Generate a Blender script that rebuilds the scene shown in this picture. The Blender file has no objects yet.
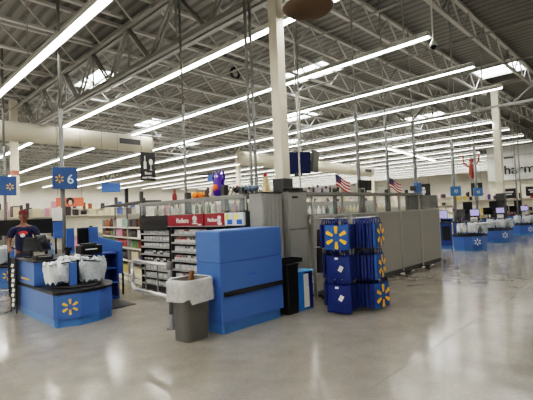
import bpy, bmesh, math, random
from mathutils import Vector, Matrix, Euler
random.seed(7)
PI = math.pi
scn = bpy.context.scene
COL = scn.collection

# ------------------------------------------------------------------ materials
def lin(c):
    def f(v):
        v /= 255.0
        return v/12.92 if v <= .04045 else ((v+.055)/1.055)**2.4
    return tuple(f(v) for v in c)
MATS = {}
def mat(name, rgb, rough=.5, metal=0., var=.10, scale=6., bump=0., spec=.5, alpha=1., trans=0.):
    if name in MATS: return MATS[name]
    m = bpy.data.materials.new(name); m.use_nodes = True
    nt = m.node_tree; b = nt.nodes['Principled BSDF']
    c = lin(rgb)
    tc = nt.nodes.new('ShaderNodeTexCoord')
    nz = nt.nodes.new('ShaderNodeTexNoise'); nz.inputs['Scale'].default_value = scale; nz.inputs['Detail'].default_value = 3
    nt.links.new(tc.outputs['Object'], nz.inputs['Vector'])
    mx = nt.nodes.new('ShaderNodeMix'); mx.data_type = 'RGBA'
    mx.inputs[6].default_value = (*[v*(1-var) for v in c], 1); mx.inputs[7].default_value = (*[min(1, v*(1+var)) for v in c], 1)
    nt.links.new(nz.outputs['Fac'], mx.inputs[0]); nt.links.new(mx.outputs[2], b.inputs['Base Color'])
    b.inputs['Roughness'].default_value = rough; b.inputs['Metallic'].default_value = metal
    b.inputs['Specular IOR Level'].default_value = spec
    b.inputs['Alpha'].default_value = alpha
    b.inputs['Transmission Weight'].default_value = trans
    if bump:
        bp = nt.nodes.new('ShaderNodeBump'); bp.inputs['Strength'].default_value = bump; bp.inputs['Distance'].default_value = .02
        nt.links.new(nz.outputs['Fac'], bp.inputs['Height']); nt.links.new(bp.outputs['Normal'], b.inputs['Normal'])
    MATS[name] = m
    return m
def emis(name, rgb, strength, base=(230, 230, 230)):
    if name in MATS: return MATS[name]
    m = mat(name, base, .4)
    b = m.node_tree.nodes['Principled BSDF']
    b.inputs['Emission Color'].default_value = (*lin(rgb), 1); b.inputs['Emission Strength'].default_value = strength
    return m
def glassy(name, rgb, alpha):
    m = mat(name, rgb, .08, 0, .05, 3, 0, .5, alpha)
    return m

BLUE = mat('kiosk_blue_laminate', (68, 108, 172), .38, 0, .06, 3)
BLUE2 = mat('dark_blue_laminate', (36, 70, 132), .45)
BLUEP = mat('pale_blue_plinth', (70, 120, 178), .35)
BLACK = mat('black_plastic', (22, 22, 24), .45)
BLACKM = mat('matte_black_metal', (30, 30, 32), .6)
DGREY = mat('dark_grey_steel', (62, 62, 62), .5)
GREY = mat('grey_powder_coat', (142, 142, 139), .5, 0, .05)
LEDGE = mat('mid_grey_ledge', (128, 127, 123), .5)
LGREY = mat('light_grey_metal', (158, 157, 152), .4, .2)
PANEL = mat('grey_felt_panel', (152, 150, 145), .9, 0, .06, 40)
STEEL = mat('galvanised_pole_steel', (116, 116, 113), .4, 0)
STEELG = mat('brushed_gate_steel', (112, 112, 112), .45, .4)
CHROME = mat('polished_chrome', (200, 200, 200), .3, .85)
CREAM = mat('cream_paint', (222, 216, 200), .55, 0, .04)
WHITEM = mat('white_enamel', (226, 226, 222), .4, 0, .03)
TRUSS = mat('truss_grey_paint', (182, 181, 176), .55, 0, .06)
TRUSSD = mat('girder_grey_paint', (142, 141, 136), .6, 0, .08)
SHELF = mat('cream_shelf_steel', (205, 200, 186), .45)
RED = mat('red_sign_card', (136, 22, 38), .4)
YELLOW = mat('spark_yellow', (252, 186, 50), .45)
PALE = mat('spark_white', (225, 228, 232), .45)
WHITE = mat('white_card', (232, 230, 226), .6)
BAGW = mat('white_plastic_film', (216, 219, 221), .3, 0, .22, 22, 1.)
BAGG = mat('grey_plastic_film', (176, 183, 187), .3, 0, .28, 22, 1.)
LINER = mat('clear_bin_liner', (236, 237, 236), .22, 0, .25, 16, 1., .5, .52)
BIN = mat('grey_bin_plastic', (92, 91, 88), .5)
BAGB = mat('royal_blue_bag_fabric', (16, 46, 112), .5, 0, .25, 9, .5)
BAGS = mat('bright_blue_bag_print', (38, 92, 162), .5, 0, .1, 9, .3)
PLEXI = glassy('clear_acrylic', (200, 208, 208), .16)
BROWN = mat('brown_cardboard', (128, 92, 62), .8)
DBROWN = mat('dome_floor_reflection', (108, 90, 72), .7, 0, .1, 2)  # the mirror dome's reflection of the floor is put into its colour
SCREEN = emis('dim_blue_screen', (24, 50, 110), .12, (12, 22, 52))
SCREENL = emis('lit_lilac_screen', (175, 170, 220), .6, (120, 120, 170))
SCREEND = mat('dark_screen_glass', (26, 28, 32), .15)
SIGNB = mat('lane_sign_blue', (46, 82, 132), .5)
SIGNL = mat('lane_sign_light_blue', (62, 108, 156), .5)
TUBE = emis('fluorescent_diffuser', (255, 252, 246), 27., (240, 240, 235))
UPL = emis('added_uplight_glow', (255, 252, 246), 4., (240, 240, 235))  # added glow for the housing tops, brightens roof and column
SKY = emis('skylight_diffuser', (250, 252, 255), 9., (240, 240, 240))
SKIN = mat('brown_skin', (120, 80, 62), .5)
NAVY = mat('navy_cotton', (22, 28, 62), .8)
MAROON = mat('maroon_cotton', (92, 28, 32), .8)
DENIM = mat('dark_denim', (38, 44, 60), .8)
GREEN = mat('green_glass', (96, 160, 62), .2)
ORANGE = mat('orange_plush', (226, 122, 44), .7)
PURPLE = mat('purple_inflatable', (70, 40, 150), .4)
REDF = mat('red_flag_cloth', (170, 30, 42), .7)
FLAGB = mat('navy_flag_cloth', (30, 40, 86), .7)
DUCT = mat('painted_duct', (196, 190, 172), .5, 0, .05, 2)

def floor_material():
    m = bpy.data.materials.new('polished_concrete'); m.use_nodes = True
    nt = m.node_tree; N = nt.nodes; L = nt.links; b = N['Principled BSDF']
    tc = N.new('ShaderNodeTexCoord')
    def noise(sc, det=5, rough=.6):
        n = N.new('ShaderNodeTexNoise'); n.inputs['Scale'].default_value = sc; n.inputs['Detail'].default_value = det
        n.inputs['Roughness'].default_value = rough; L.new(tc.outputs['Object'], n.inputs['Vector']); return n
    n1 = noise(.45); n2 = noise(3.2, 8); n3 = noise(26, 4)
    r1 = N.new('ShaderNodeValToRGB')
    r1.color_ramp.elements[0].position = .32; r1.color_ramp.elements[0].color = (*lin((126, 121, 112)), 1)
    r1.color_ramp.elements[1].position = .68; r1.color_ramp.elements[1].color = (*lin((148, 143, 134)), 1)
    L.new(n1.outputs['Fac'], r1.inputs[0])
    r2 = N.new('ShaderNodeValToRGB')
    r2.color_ramp.elements[0].position = .3; r2.color_ramp.elements[0].color = (.86, .86, .85, 1)
    r2.color_ramp.elements[1].position = .66; r2.color_ramp.elements[1].color = (1.1, 1.1, 1.1, 1)
    L.new(n2.outputs['Fac'], r2.inputs[0])
    mu = N.new('ShaderNodeMix'); mu.data_type = 'RGBA'; mu.blend_type = 'MULTIPLY'; mu.inputs[0].default_value = .75
    L.new(r1.outputs[0], mu.inputs[6]); L.new(r2.outputs[0], mu.inputs[7])
    r3 = N.new('ShaderNodeValToRGB')
    r3.color_ramp.elements[0].position = .35; r3.color_ramp.elements[0].color = (.9, .9, .89, 1)
    r3.color_ramp.elements[1].position = .62; r3.color_ramp.elements[1].color = (1.04, 1.04, 1.04, 1)
    L.new(n3.outputs['Fac'], r3.inputs[0])
    mu2 = N.new('ShaderNodeMix'); mu2.data_type = 'RGBA'; mu2.blend_type = 'MULTIPLY'; mu2.inputs[0].default_value = .8
    L.new(mu.outputs[2], mu2.inputs[6]); L.new(r3.outputs[0], mu2.inputs[7])
    L.new(mu2.outputs[2], b.inputs['Base Color'])
    rr = N.new('ShaderNodeMapRange'); rr.inputs['From Min'].default_value = .3; rr.inputs['From Max'].default_value = .7
    rr.inputs['To Min'].default_value = .09; rr.inputs['To Max'].default_value = .22
    L.new(n2.outputs['Fac'], rr.inputs['Value']); L.new(rr.outputs[0], b.inputs['Roughness'])
    b.inputs['Specular IOR Level'].default_value = .5
    nb = noise(.8, 2); bp = N.new('ShaderNodeBump'); bp.inputs['Strength'].default_value = .10; bp.inputs['Distance'].default_value = .05
    L.new(nb.outputs['Fac'], bp.inputs['Height']); L.new(bp.outputs['Normal'], b.inputs['Normal'])
    return m
def deck_material():
    m = bpy.data.materials.new('corrugated_roof_deck'); m.use_nodes = True
    nt = m.node_tree; N = nt.nodes; L = nt.links; b = N['Principled BSDF']
    tc = N.new('ShaderNodeTexCoord')
    w = N.new('ShaderNodeTexWave'); w.bands_direction = 'X'; w.inputs['Scale'].default_value = 1.05; w.inputs['Distortion'].default_value = 0
    L.new(tc.outputs['Object'], w.inputs['Vector'])
    r = N.new('ShaderNodeValToRGB')
    r.color_ramp.elements[0].position = .25; r.color_ramp.elements[0].color = (*lin((98, 97, 94)), 1)
    r.color_ramp.elements[1].position = .5; r.color_ramp.elements[1].color = (*lin((124, 123, 119)), 1)
    L.new(w.outputs['Fac'], r.inputs[0]); L.new(r.outputs[0], b.inputs['Base Color'])
    bp = N.new('ShaderNodeBump'); bp.inputs['Strength'].default_value = .6; bp.inputs['Distance'].default_value = .04
    L.new(w.outputs['Fac'], bp.inputs['Height']); L.new(bp.outputs['Normal'], b.inputs['Normal'])
    b.inputs['Roughness'].default_value = .6
    return m
FLOOR = floor_material(); DECK = deck_material()

# ------------------------------------------------------------------ mesh helpers
class MB:
    """collects shapes, builds ONE mesh object"""
    def __init__(s): s.bm = bmesh.new()
    def box(s, c, d, rz=0., bev=0., rx=0., ry=0.):
        r = bmesh.ops.create_cube(s.bm, size=1.)
        M = Matrix.Translation(c) @ Euler((rx, ry, rz)).to_matrix().to_4x4() @ Matrix.Diagonal((*d, 1))
        bmesh.ops.transform(s.bm, matrix=M, verts=r['verts'])
        if bev:
            es = list({e for v in r['verts'] for e in v.link_edges})
            bmesh.ops.bevel(s.bm, geom=es, offset=bev, segments=2, affect='EDGES', profile=.6)
        return s
    def b2(s, lo, hi, bev=0.):
        return s.box([(a+b)/2 for a, b in zip(lo, hi)], [abs(b-a) for a, b in zip(lo, hi)], 0, bev)
    def tube(s, a, b, r, n=8, r2=None):
        a = Vector(a); b = Vector(b); d = b-a
        if d.length < 1e-6: return s
        q = d.to_track_quat('Z', 'Y').to_matrix().to_4x4()
        M = Matrix.Translation((a+b)/2) @ q
        bmesh.ops.create_cone(s.bm, cap_ends=True, segments=n, radius1=r, radius2=r if r2 is None else r2, depth=d.length, matrix=M)
        return s
    def path(s, pts, r, n=8):
        for a, b in zip(pts, pts[1:]): s.tube(a, b, r, n)
        for p in pts[1:-1]: s.ball(p, (r, r, r), 8, 5)
        return s
    def ball(s, c, rad, u=12, v=8, rot=(0, 0, 0)):
        M = Matrix.Translation(c) @ Euler(rot).to_matrix().to_4x4() @ Matrix.Diagonal((*rad, 1))
        bmesh.ops.create_uvsphere(s.bm, u_segments=u, v_segments=v, radius=1., matrix=M)
        return s
    def lathe(s, prof, c=(0, 0, 0), n=16):
        rings = []
        for r, z in prof:
            rings.append([s.bm.verts.new((c[0]+r*math.cos(2*PI*k/n), c[1]+r*math.sin(2*PI*k/n), c[2]+z)) for k in range(n)])
        for A, B in zip(rings, rings[1:]):
            for k in range(n):
                s.bm.faces.new((A[k], A[(k+1) % n], B[(k+1) % n], B[k]))
        s.bm.faces.new(rings[0][::-1]); s.bm.faces.new(rings[-1])
        return s
    def prism(s, poly, z0, z1, top=None):
        top = top or poly
        A = [s.bm.verts.new((x, y, z0)) for x, y in poly]; B = [s.bm.verts.new((x, y, z1)) for x, y in top]
        n = len(poly)
        s.bm.faces.new(A[::-1]); s.bm.faces.new(B)
        for k in range(n): s.bm.faces.new((A[k], A[(k+1) % n], B[(k+1) % n], B[k]))
        return s
    def quad(s, *p):
        s.bm.faces.new([s.bm.verts.new(v) for v in p]); return s
    def grid(s, f, nu, nv):
        V = [[s.bm.verts.new(f(i/nu, j/nv)) for j in range(nv+1)] for i in range(nu+1)]
        for i in range(nu):
            for j in range(nv): s.bm.faces.new((V[i][j], V[i+1][j], V[i+1][j+1], V[i][j+1]))
        return s
    def build(s, name, m, parent=None, smooth=False, loc=None):
        bmesh.ops.recalc_face_normals(s.bm, faces=s.bm.faces)
        me = bpy.data.meshes.new(name); s.bm.to_mesh(me); s.bm.free()
        me.materials.append(m)
        if smooth:
            for p in me.polygons: p.use_smooth = True
        o = bpy.data.objects.new(name, me); COL.objects.link(o)
        if parent: o.parent = parent
        if loc: o.location = loc
        return o
def tag(o, label, cat, group=None, kind=None):
    o['label'] = label; o['category'] = cat
    if group: o['group'] = group
    if kind: o['kind'] = kind
    return o
def thing(name, label, cat, loc=(0, 0, 0), rz=0., group=None):
    o = bpy.data.objects.new(name, None); COL.objects.link(o)
    o.location = loc; o.rotation_euler = (0, 0, rz); o.empty_display_size = .1
    return tag(o, label, cat, group)
def struct(o, label=None):
    o['kind'] = 'structure'
    if label: o['label'] = label
    return o
def copy_tree(o, parent=None):
    c = o.copy(); COL.objects.link(c); c.parent = parent
    for ch in list(o.children): copy_tree(ch, c)
    return c
def dup(root, loc, rz=None, label=None, group=None):
    c = copy_tree(root); c.location = loc
    if rz is not None: c.rotation_euler = (0, 0, rz)
    if label: c['label'] = label
    if group: c['group'] = group
    return c
def text(name, s, size, loc, rot, m, parent=None, ext=.003, align='CENTER', sx=1.):
    cu = bpy.data.curves.new('txt', 'FONT'); cu.body = s; cu.size = size; cu.extrude = ext
    cu.align_x = align; cu.align_y = 'CENTER'; cu.offset = size*.012
    t = bpy.data.objects.new('txt', cu); COL.objects.link(t)
    bpy.context.view_layer.update()
    me = bpy.data.meshes.new_from_object(t)
    bpy.data.objects.remove(t)
    me.transform(Matrix.Diagonal((sx, 1, 1, 1)))
    me.materials.clear(); me.materials.append(m)
    o = bpy.data.objects.new(name, me); COL.objects.link(o)
    o.location = loc; o.rotation_euler = rot
    if parent: o.parent = parent
    return o
FACE_Y = (PI/2, 0, 0)            # lettering that faces -y
FACE_X = (PI/2, 0, -PI/2)        # lettering that faces -x
def spark_mb(R, rot, loc, w=.2, six=6):
    """six-ray spark, lying on a face; rot is the face's euler"""
    mb = MB()
    E = Euler(rot).to_matrix().to_4x4()
    for k in range(six):
        a = PI/2 + k*2*PI/six
        d = Vector((math.cos(a), math.sin(a), 0)); n = Vector((-d.y, d.x, 0))
        p = [d*R*.36 - n*R*w*.55, d*R*.36 + n*R*w*.55, d*R*.92 + n*R*w, d*R + n*R*w*.5, d*R - n*R*w*.5, d*R*.92 - n*R*w]
        z = Vector((0, 0, .006)); A = []; B = []
        for q in p:
            A.append(mb.bm.verts.new(Vector(loc) + E @ q)); B.append(mb.bm.verts.new(Vector(loc) + E @ (q+z)))
        mb.bm.faces.new(A[::-1]); mb.bm.faces.new(B)
        for i in range(6): mb.bm.faces.new((A[i], A[(i+1) % 6], B[(i+1) % 6], B[i]))
    return mb

def rrect(x0, y0, x1, y1, r, n=5):
    P = []
    for cx, cy, a0 in ((x1-r, y1-r, 0), (x0+r, y1-r, PI/2), (x0+r, y0+r, PI), (x1-r, y0+r, 3*PI/2)):
        for k in range(n+1):
            a = a0+PI/2*k/n; P.append((cx+r*math.cos(a), cy+r*math.sin(a)))
    return P
# ------------------------------------------------------------------ the building
RX0, RX1, RY0, RY1, ZD = -9., 52., -7., 47., 6.95
fl = MB().b2((RX0, RY0, -.2), (RX1, RY1, 0)).build('floor', FLOOR); struct(fl, 'polished grey concrete floor')
JOINT = mat('floor_joint_filler', (112, 106, 96), .5)
for i, (a, b) in enumerate([((1.2, -7, 0), (1.205, 47, .0015)), ((7.3, -7, 0), (7.305, 47, .0015)), ((13.4, -7, 0), (13.405, 47, .0015)), ((-9, 1.9, 0), (52, 1.905, .0015)), ((-9, 8.0, 0), (52, 8.005, .0015))]):
    struct(MB().b2(a, b).build('trim_%d' % (i+1), JOINT), 'thin saw-cut joint in the concrete floor')
ce = MB().b2((RX0, RY0, ZD), (RX1, RY1, ZD+.2)).build('ceiling', DECK); struct(ce, 'grey corrugated steel roof deck')
WALL = mat('cream_wall_paint', (228, 224, 214), .7, 0, .03, 1)
struct(MB().b2((RX0, RY1, 0), (RX1, RY1+.2, ZD)).build('wall_back', WALL), 'pale far wall of the store')
struct(MB().b2((RX0, RY0-.2, 0), (RX1, RY0, ZD)).build('wall_front', WALL), 'pale front wall of the store')
struct(MB().b2((RX0-.2, RY0, 0), (RX0, RY1, ZD)).build('wall_left', WALL), 'pale side wall of the store')
struct(MB().b2((RX1, RY0, 0), (RX1+.2, RY1, ZD)).build('wall_right', WALL), 'pale far side wall of the store')
# pharmacy bulkhead wall at the right
PW = mat('pharmacy_wall_cream', (206, 201, 186), .7, 0, .03, 1)
PG = mat('pharmacy_fascia_white', (196, 196, 194), .6, 0, .03, 1)
struct(MB().b2((30, RY0, 0), (30.3, 8.4, 2.95)).build('wall_pharmacy', PW), 'cream wall under the pharmacy fascia')
fa = MB().b2((29.8, RY0, 2.95), (30.3, 8.4, 5.15)).build('wall_fascia', PG); struct(fa, 'white fascia panel carrying the pharmacy lettering')
tr = MB().b2((29.76, RY0, 2.93), (29.8, 8.4, 2.97)).b2((29.76, RY0, 4.5), (29.8, 8.4, 4.53)).build('trim_9', GREY); struct(tr)
t = text('pharmacy_lettering', 'Pharmacy', .80, (29.76, 7.87, 3.60), FACE_X, BLACK, None, .02, 'LEFT', 1.05)
tag(t, 'large black lettering reading Pharmacy on the white fascia', 'sign')
o = MB().b2((29.74, 6.75, 4.35), (29.79, 7.4, 4.46)).build('store_sign_strip', DGREY)
tag(o, 'small dark sign strip above the pharmacy lettering', 'sign')

# steel frame
GX = (5.4, 20.0, 34.2, 47.1)
COLUMN_Y = (5.05, 19.5, 33.5)
for gi, gx in enumerate(GX):
    zb, zt = (5.5, 6.72) if gi == 0 else (5.75, 6.72)
    mb = MB()
    for z in (zb, zt):
        for s in (-.09, .09): mb.b2((gx+s-.055, RY0, z-.055), (gx+s+.055, RY1, z+.055))
    p = 2.3; k = 0; y = RY0
    while y < RY1-p:
        for s in (-.05, .05):
            mb.tube((gx+s, y, zb), (gx+s, y+p/2, zt), .035, 6); mb.tube((gx+s, y+p/2, zt), (gx+s, y+p, zb), .035, 6)
        mb.tube((gx, y+p/2, zb), (gx, y+p/2, zt), .025, 6)
        y += p
    struct(mb.build('ceiling_girder', TRUSSD), 'deep grey steel roof girder')
JB = None
xs = [RX0] + list(GX) + [RX1]
j = 0
y = 0.2
while y < 46:
    for x0, x1 in zip(xs, xs[1:]):
        if y > 14 and x0 > 40: continue
        mb = MB(); zb, zt = 6.2, 6.84
        mb.b2((x0, y-.05, zt-.04), (x1, y+.05, zt+.04)); mb.b2((x0+.9, y-.045, zb-.03), (x1-.9, y+.045, zb+.03))
        n = max(4, int((x1-x0)/1.25)); d = (x1-x0)/n
        for i in range(n):
            a = x0+i*d
            mb.tube((a, y, zt), (a+d/2, y, zb), .027, 5); mb.tube((a+d/2, y, zb), (a+d, y, zt), .027, 5)
        struct(mb.build('ceiling_joist', TRUSS), 'open-web steel roof joist')
    y += 1.72
    j += 1
# sprinkler / bridging pipes along the store
for i, x in enumerate((3.6, 8.7, 12.1, 15.2, 22.5, 26.0)):
    o = MB().tube((x, -6, 6.12), (x, 46.5, 6.12), .03, 8).build('ceiling_pipe', TRUSSD); struct(o, 'thin sprinkler pipe under the roof joists')
# columns
def column(x, y, s, z_sleeve, label):
    t = thing('support_column', label, 'column', (x, y, 0))
    MB().box((0, 0, (6.7+z_sleeve)/2), (s, s, 6.7-z_sleeve), 0, .01).build('shaft', CREAM, t)
    MB().box((0, 0, z_sleeve/2), (s+.06, s+.06, z_sleeve), 0, .015).build('sleeve', DGREY, t)
    return t
column(5.5, 4.93, .2, 2.14, 'square cream column rising behind the grey lockers')
column(20.0, 5.17, .28, 1.95, 'cream column in front of the pharmacy lettering')
c3 = column(4.95, 19.5, .27, 2.25, 'cream column with a red band beyond the person in navy shirt')
MB().box((0, 0, 3.65), (.285, .285, .18)).build('band', mat('faded_red_paint', (196, 120, 104), .6), c3)
column(20.6, 22.9, .27, 2.2, 'distant cream column standing beyond the toy-topped ledge')
column(34.2, 19.5, .27, 2.2, 'distant cream column far beyond the glazed cage')

# ducts
def duct(a, b, r, label):
    t = thing('air_duct', label, 'duct', a)
    v = Vector(b)-Vector(a)
    MB().tube((0, 0, 0), v, r, 28).build('pipe', DUCT, t, True)
    n = max(3, int(v.length/3)); mb = MB()
    for k in range(1, n):
        p = v*(k/n); q = v*((k+.02)/n); mb.tube(p, q, r+.012, 28)
    mb.build('seam', DUCT, t, True)
    d = v.normalized(); side = Vector((d.y, -d.x, 0))
    if side.dot(Vector((-1, -1, 0))) < 0: side = -side
    c = v*.93 + side*r*.93
    MB().box(c, (.85, .08, .2), math.atan2(d.y, d.x)).build('grille', DGREY, t)
    return t
duct((-6, 15.0, 4.53), (8.7, 15.0, 4.5), .32, 'large round cream air duct hanging above the lane 6 sign')
duct((13.9, 15.2, 4.33), (26.5, 15.2, 4.15), .34, 'long cream air duct running beyond the cream column and the blue ceiling screen')

# skylights
ski = [(6.85, 15.1), (12.05, 20.5), (12.4, 9.6), (17.6, 14.5), (18.2, 4.5), (24.0, 10.0), (17.5, 25.2), (23.4, 20.2), (6.6, 25.6), (29.5, 15), (29.3, 25.5), (1.2, 20.5), (24, -.8)]
SKF = mat('skylight_curb_white', (215, 215, 210), .5)
for i, (x, y) in enumerate(ski):
    lab = ['skylight above the big cream duct', 'small far skylight right of the duct end', 'bright skylight just right of the cream column', 'skylight low beside the column under the second strip', 'brightest skylight near the pharmacy column', 'skylight above the flags', 'far skylight', 'far skylight', 'far skylight', 'far skylight', 'far skylight', 'skylight at far left', 'skylight off to the right']
    t = struct(thing('ceiling_skylight', lab[i], 'skylight', (x, y, ZD)))
    del t['category']
    w, h = (.62, 1.15) if i != 4 else (.66, .78)
    mb = MB()
    for a, b in (((-w-.06, -h-.06, -.16), (-w, h+.06, 0)), ((w, -h-.06, -.16), (w+.06, h+.06, 0)), ((-w, -h-.06, -.16), (w, -h, 0)), ((-w, h, -.16), (w, h+.06, 0)), ((-.03, -h, -.1), (.03, h, 0))): mb.b2(a, b)
    mb.build('frame', SKF, t)
    MB().b2((-w, -h, -.06), (w, h, -.02)).build('diffuser', SKY, t)

# ------------------------------------------------------------------ light strips
ZL = 5.10
starts = {0: .2, 1: .6, 2: 3.38, 3: 3.38, 4: 3.45, 5: 5.3, 6: 5.3, 7: 5.3, 8: 5.3}
nth = ['leftmost fluorescent strip, over the lane 6 kiosk', 'second fluorescent strip from the left, passing behind the cream column', 'third fluorescent strip from the left, ending at a hanging dome camera', 'fourth fluorescent strip from the left, ending beside the large skylight', 'fifth fluorescent strip from the left, ending at the pharmacy column', 'sixth fluorescent strip from the left', 'seventh fluorescent strip from the left', 'eighth fluorescent strip from the left', 'ninth fluorescent strip from the left']
def light_strip(x, y0, y1, label, group=None):
    t = thing('light_strip', label, 'light fixture', (x, y0, ZL), 0, group)
    L = y1-y0
    MB().prism([(-.085, 0), (.085, 0), (.085, L), (-.085, L)], .0, .10, [(-.06, 0), (.06, 0), (.06, L), (-.06, L)]).b2((-.087, 0, -.026), (-.083, L, .01)).b2((.083, 0, -.026), (.087, L, .01)).build('housing', WHITEM, t)  # thin side lips added to hide the diffuser's glow at low angles
    mb = MB(); y = 0.02
    while y < L-.1:
        e = min(y+2.4, L-.02)
        mb.b2((-.07, y, -.008), (.07, e, -.001)); y = e+.035
    mb.build('diffuser', TUBE, t)
    MB().b2((-.045, .05, .101), (.045, L-.05, .106)).build('added_uplight', UPL, t)  # glowing strip added out of view to brighten the roof deck
    y = .55
    k = 0
    while y < min(L, 30):
        MB().tube((0, y, .08), (0, y, ZD-ZL), .012 if k else .022, 6).build('hanger_rod', LGREY, t)
        y += 4.8; k += 1
    return t
k = 0
x = 2.947
while x < 50:
    y0 = starts.get(k, 5.5)
    if x > 29.3: y0 = 9.2
    light_strip(x, y0, 46, nth[k] if k < 9 else 'distant fluorescent strip seen beyond the glazed cage', 'fluorescent light strips' if k < 9 else 'distant fluorescent strips')
    x += 2.804; k += 1
# strips that hang over the left part beyond the frame, and one set crosswise by the pharmacy
for x in (.143, -2.66, -5.46, -8.2):  # the outermost, unseen one is added to brighten faces turned left
    light_strip(x, -5, 46, 'fluorescent strip hanging left of the lane 6 kiosk', 'fluorescent strips left of the frame')
for x in (11.36, 14.16, 16.97, 19.77, 22.58, 25.38, 28.18):  # unseen strips, added where they brighten the partition fronts
    light_strip(x, -6.5, -1.6, 'unseen fluorescent strip added near the front wall to light the partition', 'added fluorescent strips near the front wall')
t = light_strip(0, 0, 9, 'fluorescent strip hung crosswise beside the pharmacy fascia')
t.location = (20.5, 10.6, 4.72); t.rotation_euler = (0, 0, -PI/2+.12)

# dome camera, convex dome, cable ring
t = thing('dome_camera', 'small white dome camera hanging under the end of a light strip', 'camera', (8.555, 3.30, 4.70))
MB().tube((0, 0, .28), (0, 0, ZD-4.70), .018, 10).build('rod', WHITEM, t)
MB().lathe([(.02, .3), (.03, .28), (.065, .22), (.075, .18), (.075, .16)], n=20).build('housing', WHITEM, t, True)
MB().ball((0, 0, .15), (.06, .06, .06), 16, 10).build('bubble', SCREEND, t, True)
t = thing('convex_dome', 'convex mirror dome coloured with its brown floor reflection, hanging beside the cream column', 'dome', (4.1, 3.12, 4.12))
MB().lathe([(.001, -.10), (.09, -.097), (.2, -.08), (.28, -.045), (.315, -.01), (.318, .0), (.31, .02), (.001, .03)], n=40).build('dome', DBROWN, t, True)
mb = MB()
mb.lathe([(.316, -.010), (.326, -.010), (.328, .016), (.316, .02)], n=40).build('rim', LGREY, t, True)
for a in range(3): MB().tube((.25*math.cos(a*2.1), .25*math.sin(a*2.1), .02), (0, 0, 1.0), .006, 6).build('wire', STEEL, t)
MB().tube((0, 0, 1.), (0, 0, ZD-4.12), .01, 6).build('cable', STEEL, t)
mb = MB()
for k in range(16):
    a, b = 2*PI*k/16, 2*PI*(k+1)/16
    mb.tube((9.72+.19*math.cos(a), 10.77, 6.55+.19*math.sin(a)), (9.72+.19*math.cos(b), 10.77, 6.55+.19*math.sin(b)), .045, 6)
mb.tube((9.72, 10.77, 6.7), (9.72, 10.77, ZD), .02, 6)
tag(mb.build('cable_coil', BLACKM), 'dark coil of cable hung under the roof deck left of the column', 'cable coil')

# ------------------------------------------------------------------ checkout kiosks
def make_kiosk(label, spark, big=True, loc=(0, 0, 0), rz=0, group=None):
    t = thing('checkout_kiosk', label, 'checkout counter', loc, rz, group)
    foot = [(0, 2.05), (0, .16), (.03, .1), (.33, 0), (.6, .01), (.88, .16), (1.03, .5), (1.03, 1.0), (1.0, 2.05)]
    def inset(d): return [(max(d, min(1.03-d, x)), max(d, min(2.05-d, y))) if d > 0 else (x+(-d if x < .5 else d)*-0, y) for x, y in foot]
    def sc(k): return [(.515+(x-.515)*k, 1.0+(y-1.0)*k) for x, y in foot]
    MB().prism(sc(.975), 0, .115).build('plinth', BLUEP, t)
    MB().prism(foot, .115, .475).build('bagging_counter', BLUE, t)
    MB().prism(sc(1.012), .475, .515).build('counter_top', BLACK, t)
    MB().b2((.0, 1.02, .515), (.92, 2.05, .9), .008).build('scanner_cabinet', BLUE, t)
    MB().b2((-.02, .98, .9), (.96, 2.09, .925), .006).build('scanner_top', BLACK, t)
    MB().b2((-.012, 1.0, .49), (.0, 2.05, .53)).build('bumper_strip', BLACK, t)
    MB().b2((-.006, 1.28, .60), (0, 1.72, .625)).build('lettering_stripe', YELLOW if spark is YELLOW else PALE, t)
    mb = MB()
    for x0, y0, x1, y1 in ((.0, .15, .0, .153),): mb.b2((x0-.002, y0, .12), (x0, y1+.006, .47))
    mb.build('seam', BLUE2, t)
    # spark sits on the angled front facet
    ang = math.atan2(0-.1, .33-.03)
    (spark_mb(.115, (PI/2, 0, ang), (.19, .045, .29), .17) if big else spark_mb(.115, (PI/2, 0, math.atan2(.15, .28)), (.74, .078, .29), .17)).build('spark', spark, t)
    # carousel: ring, hub post, arms
    MB().lathe([(.001, .515), (.34, .515), (.36, .53), (.34, .545), (.001, .545)], (.5, .55, 0), 32).build('carousel_ring', BLACKM, t, True)
    MB().box((.38, .42, .72), (.09, .10, .36), 0, .01).build('carousel_post', BLUE, t)
    mb = MB()
    for a in range(4):
        q = a*PI/2+.5; mb.tube((.5, .55, .9), (.5+.34*math.cos(q), .55+.34*math.sin(q), .9), .01, 6)
    mb.tube((.5, .55, .54), (.5, .55, .92), .02, 8)
    mb.build('carousel_arm', BLACKM, t)
    return t
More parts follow.
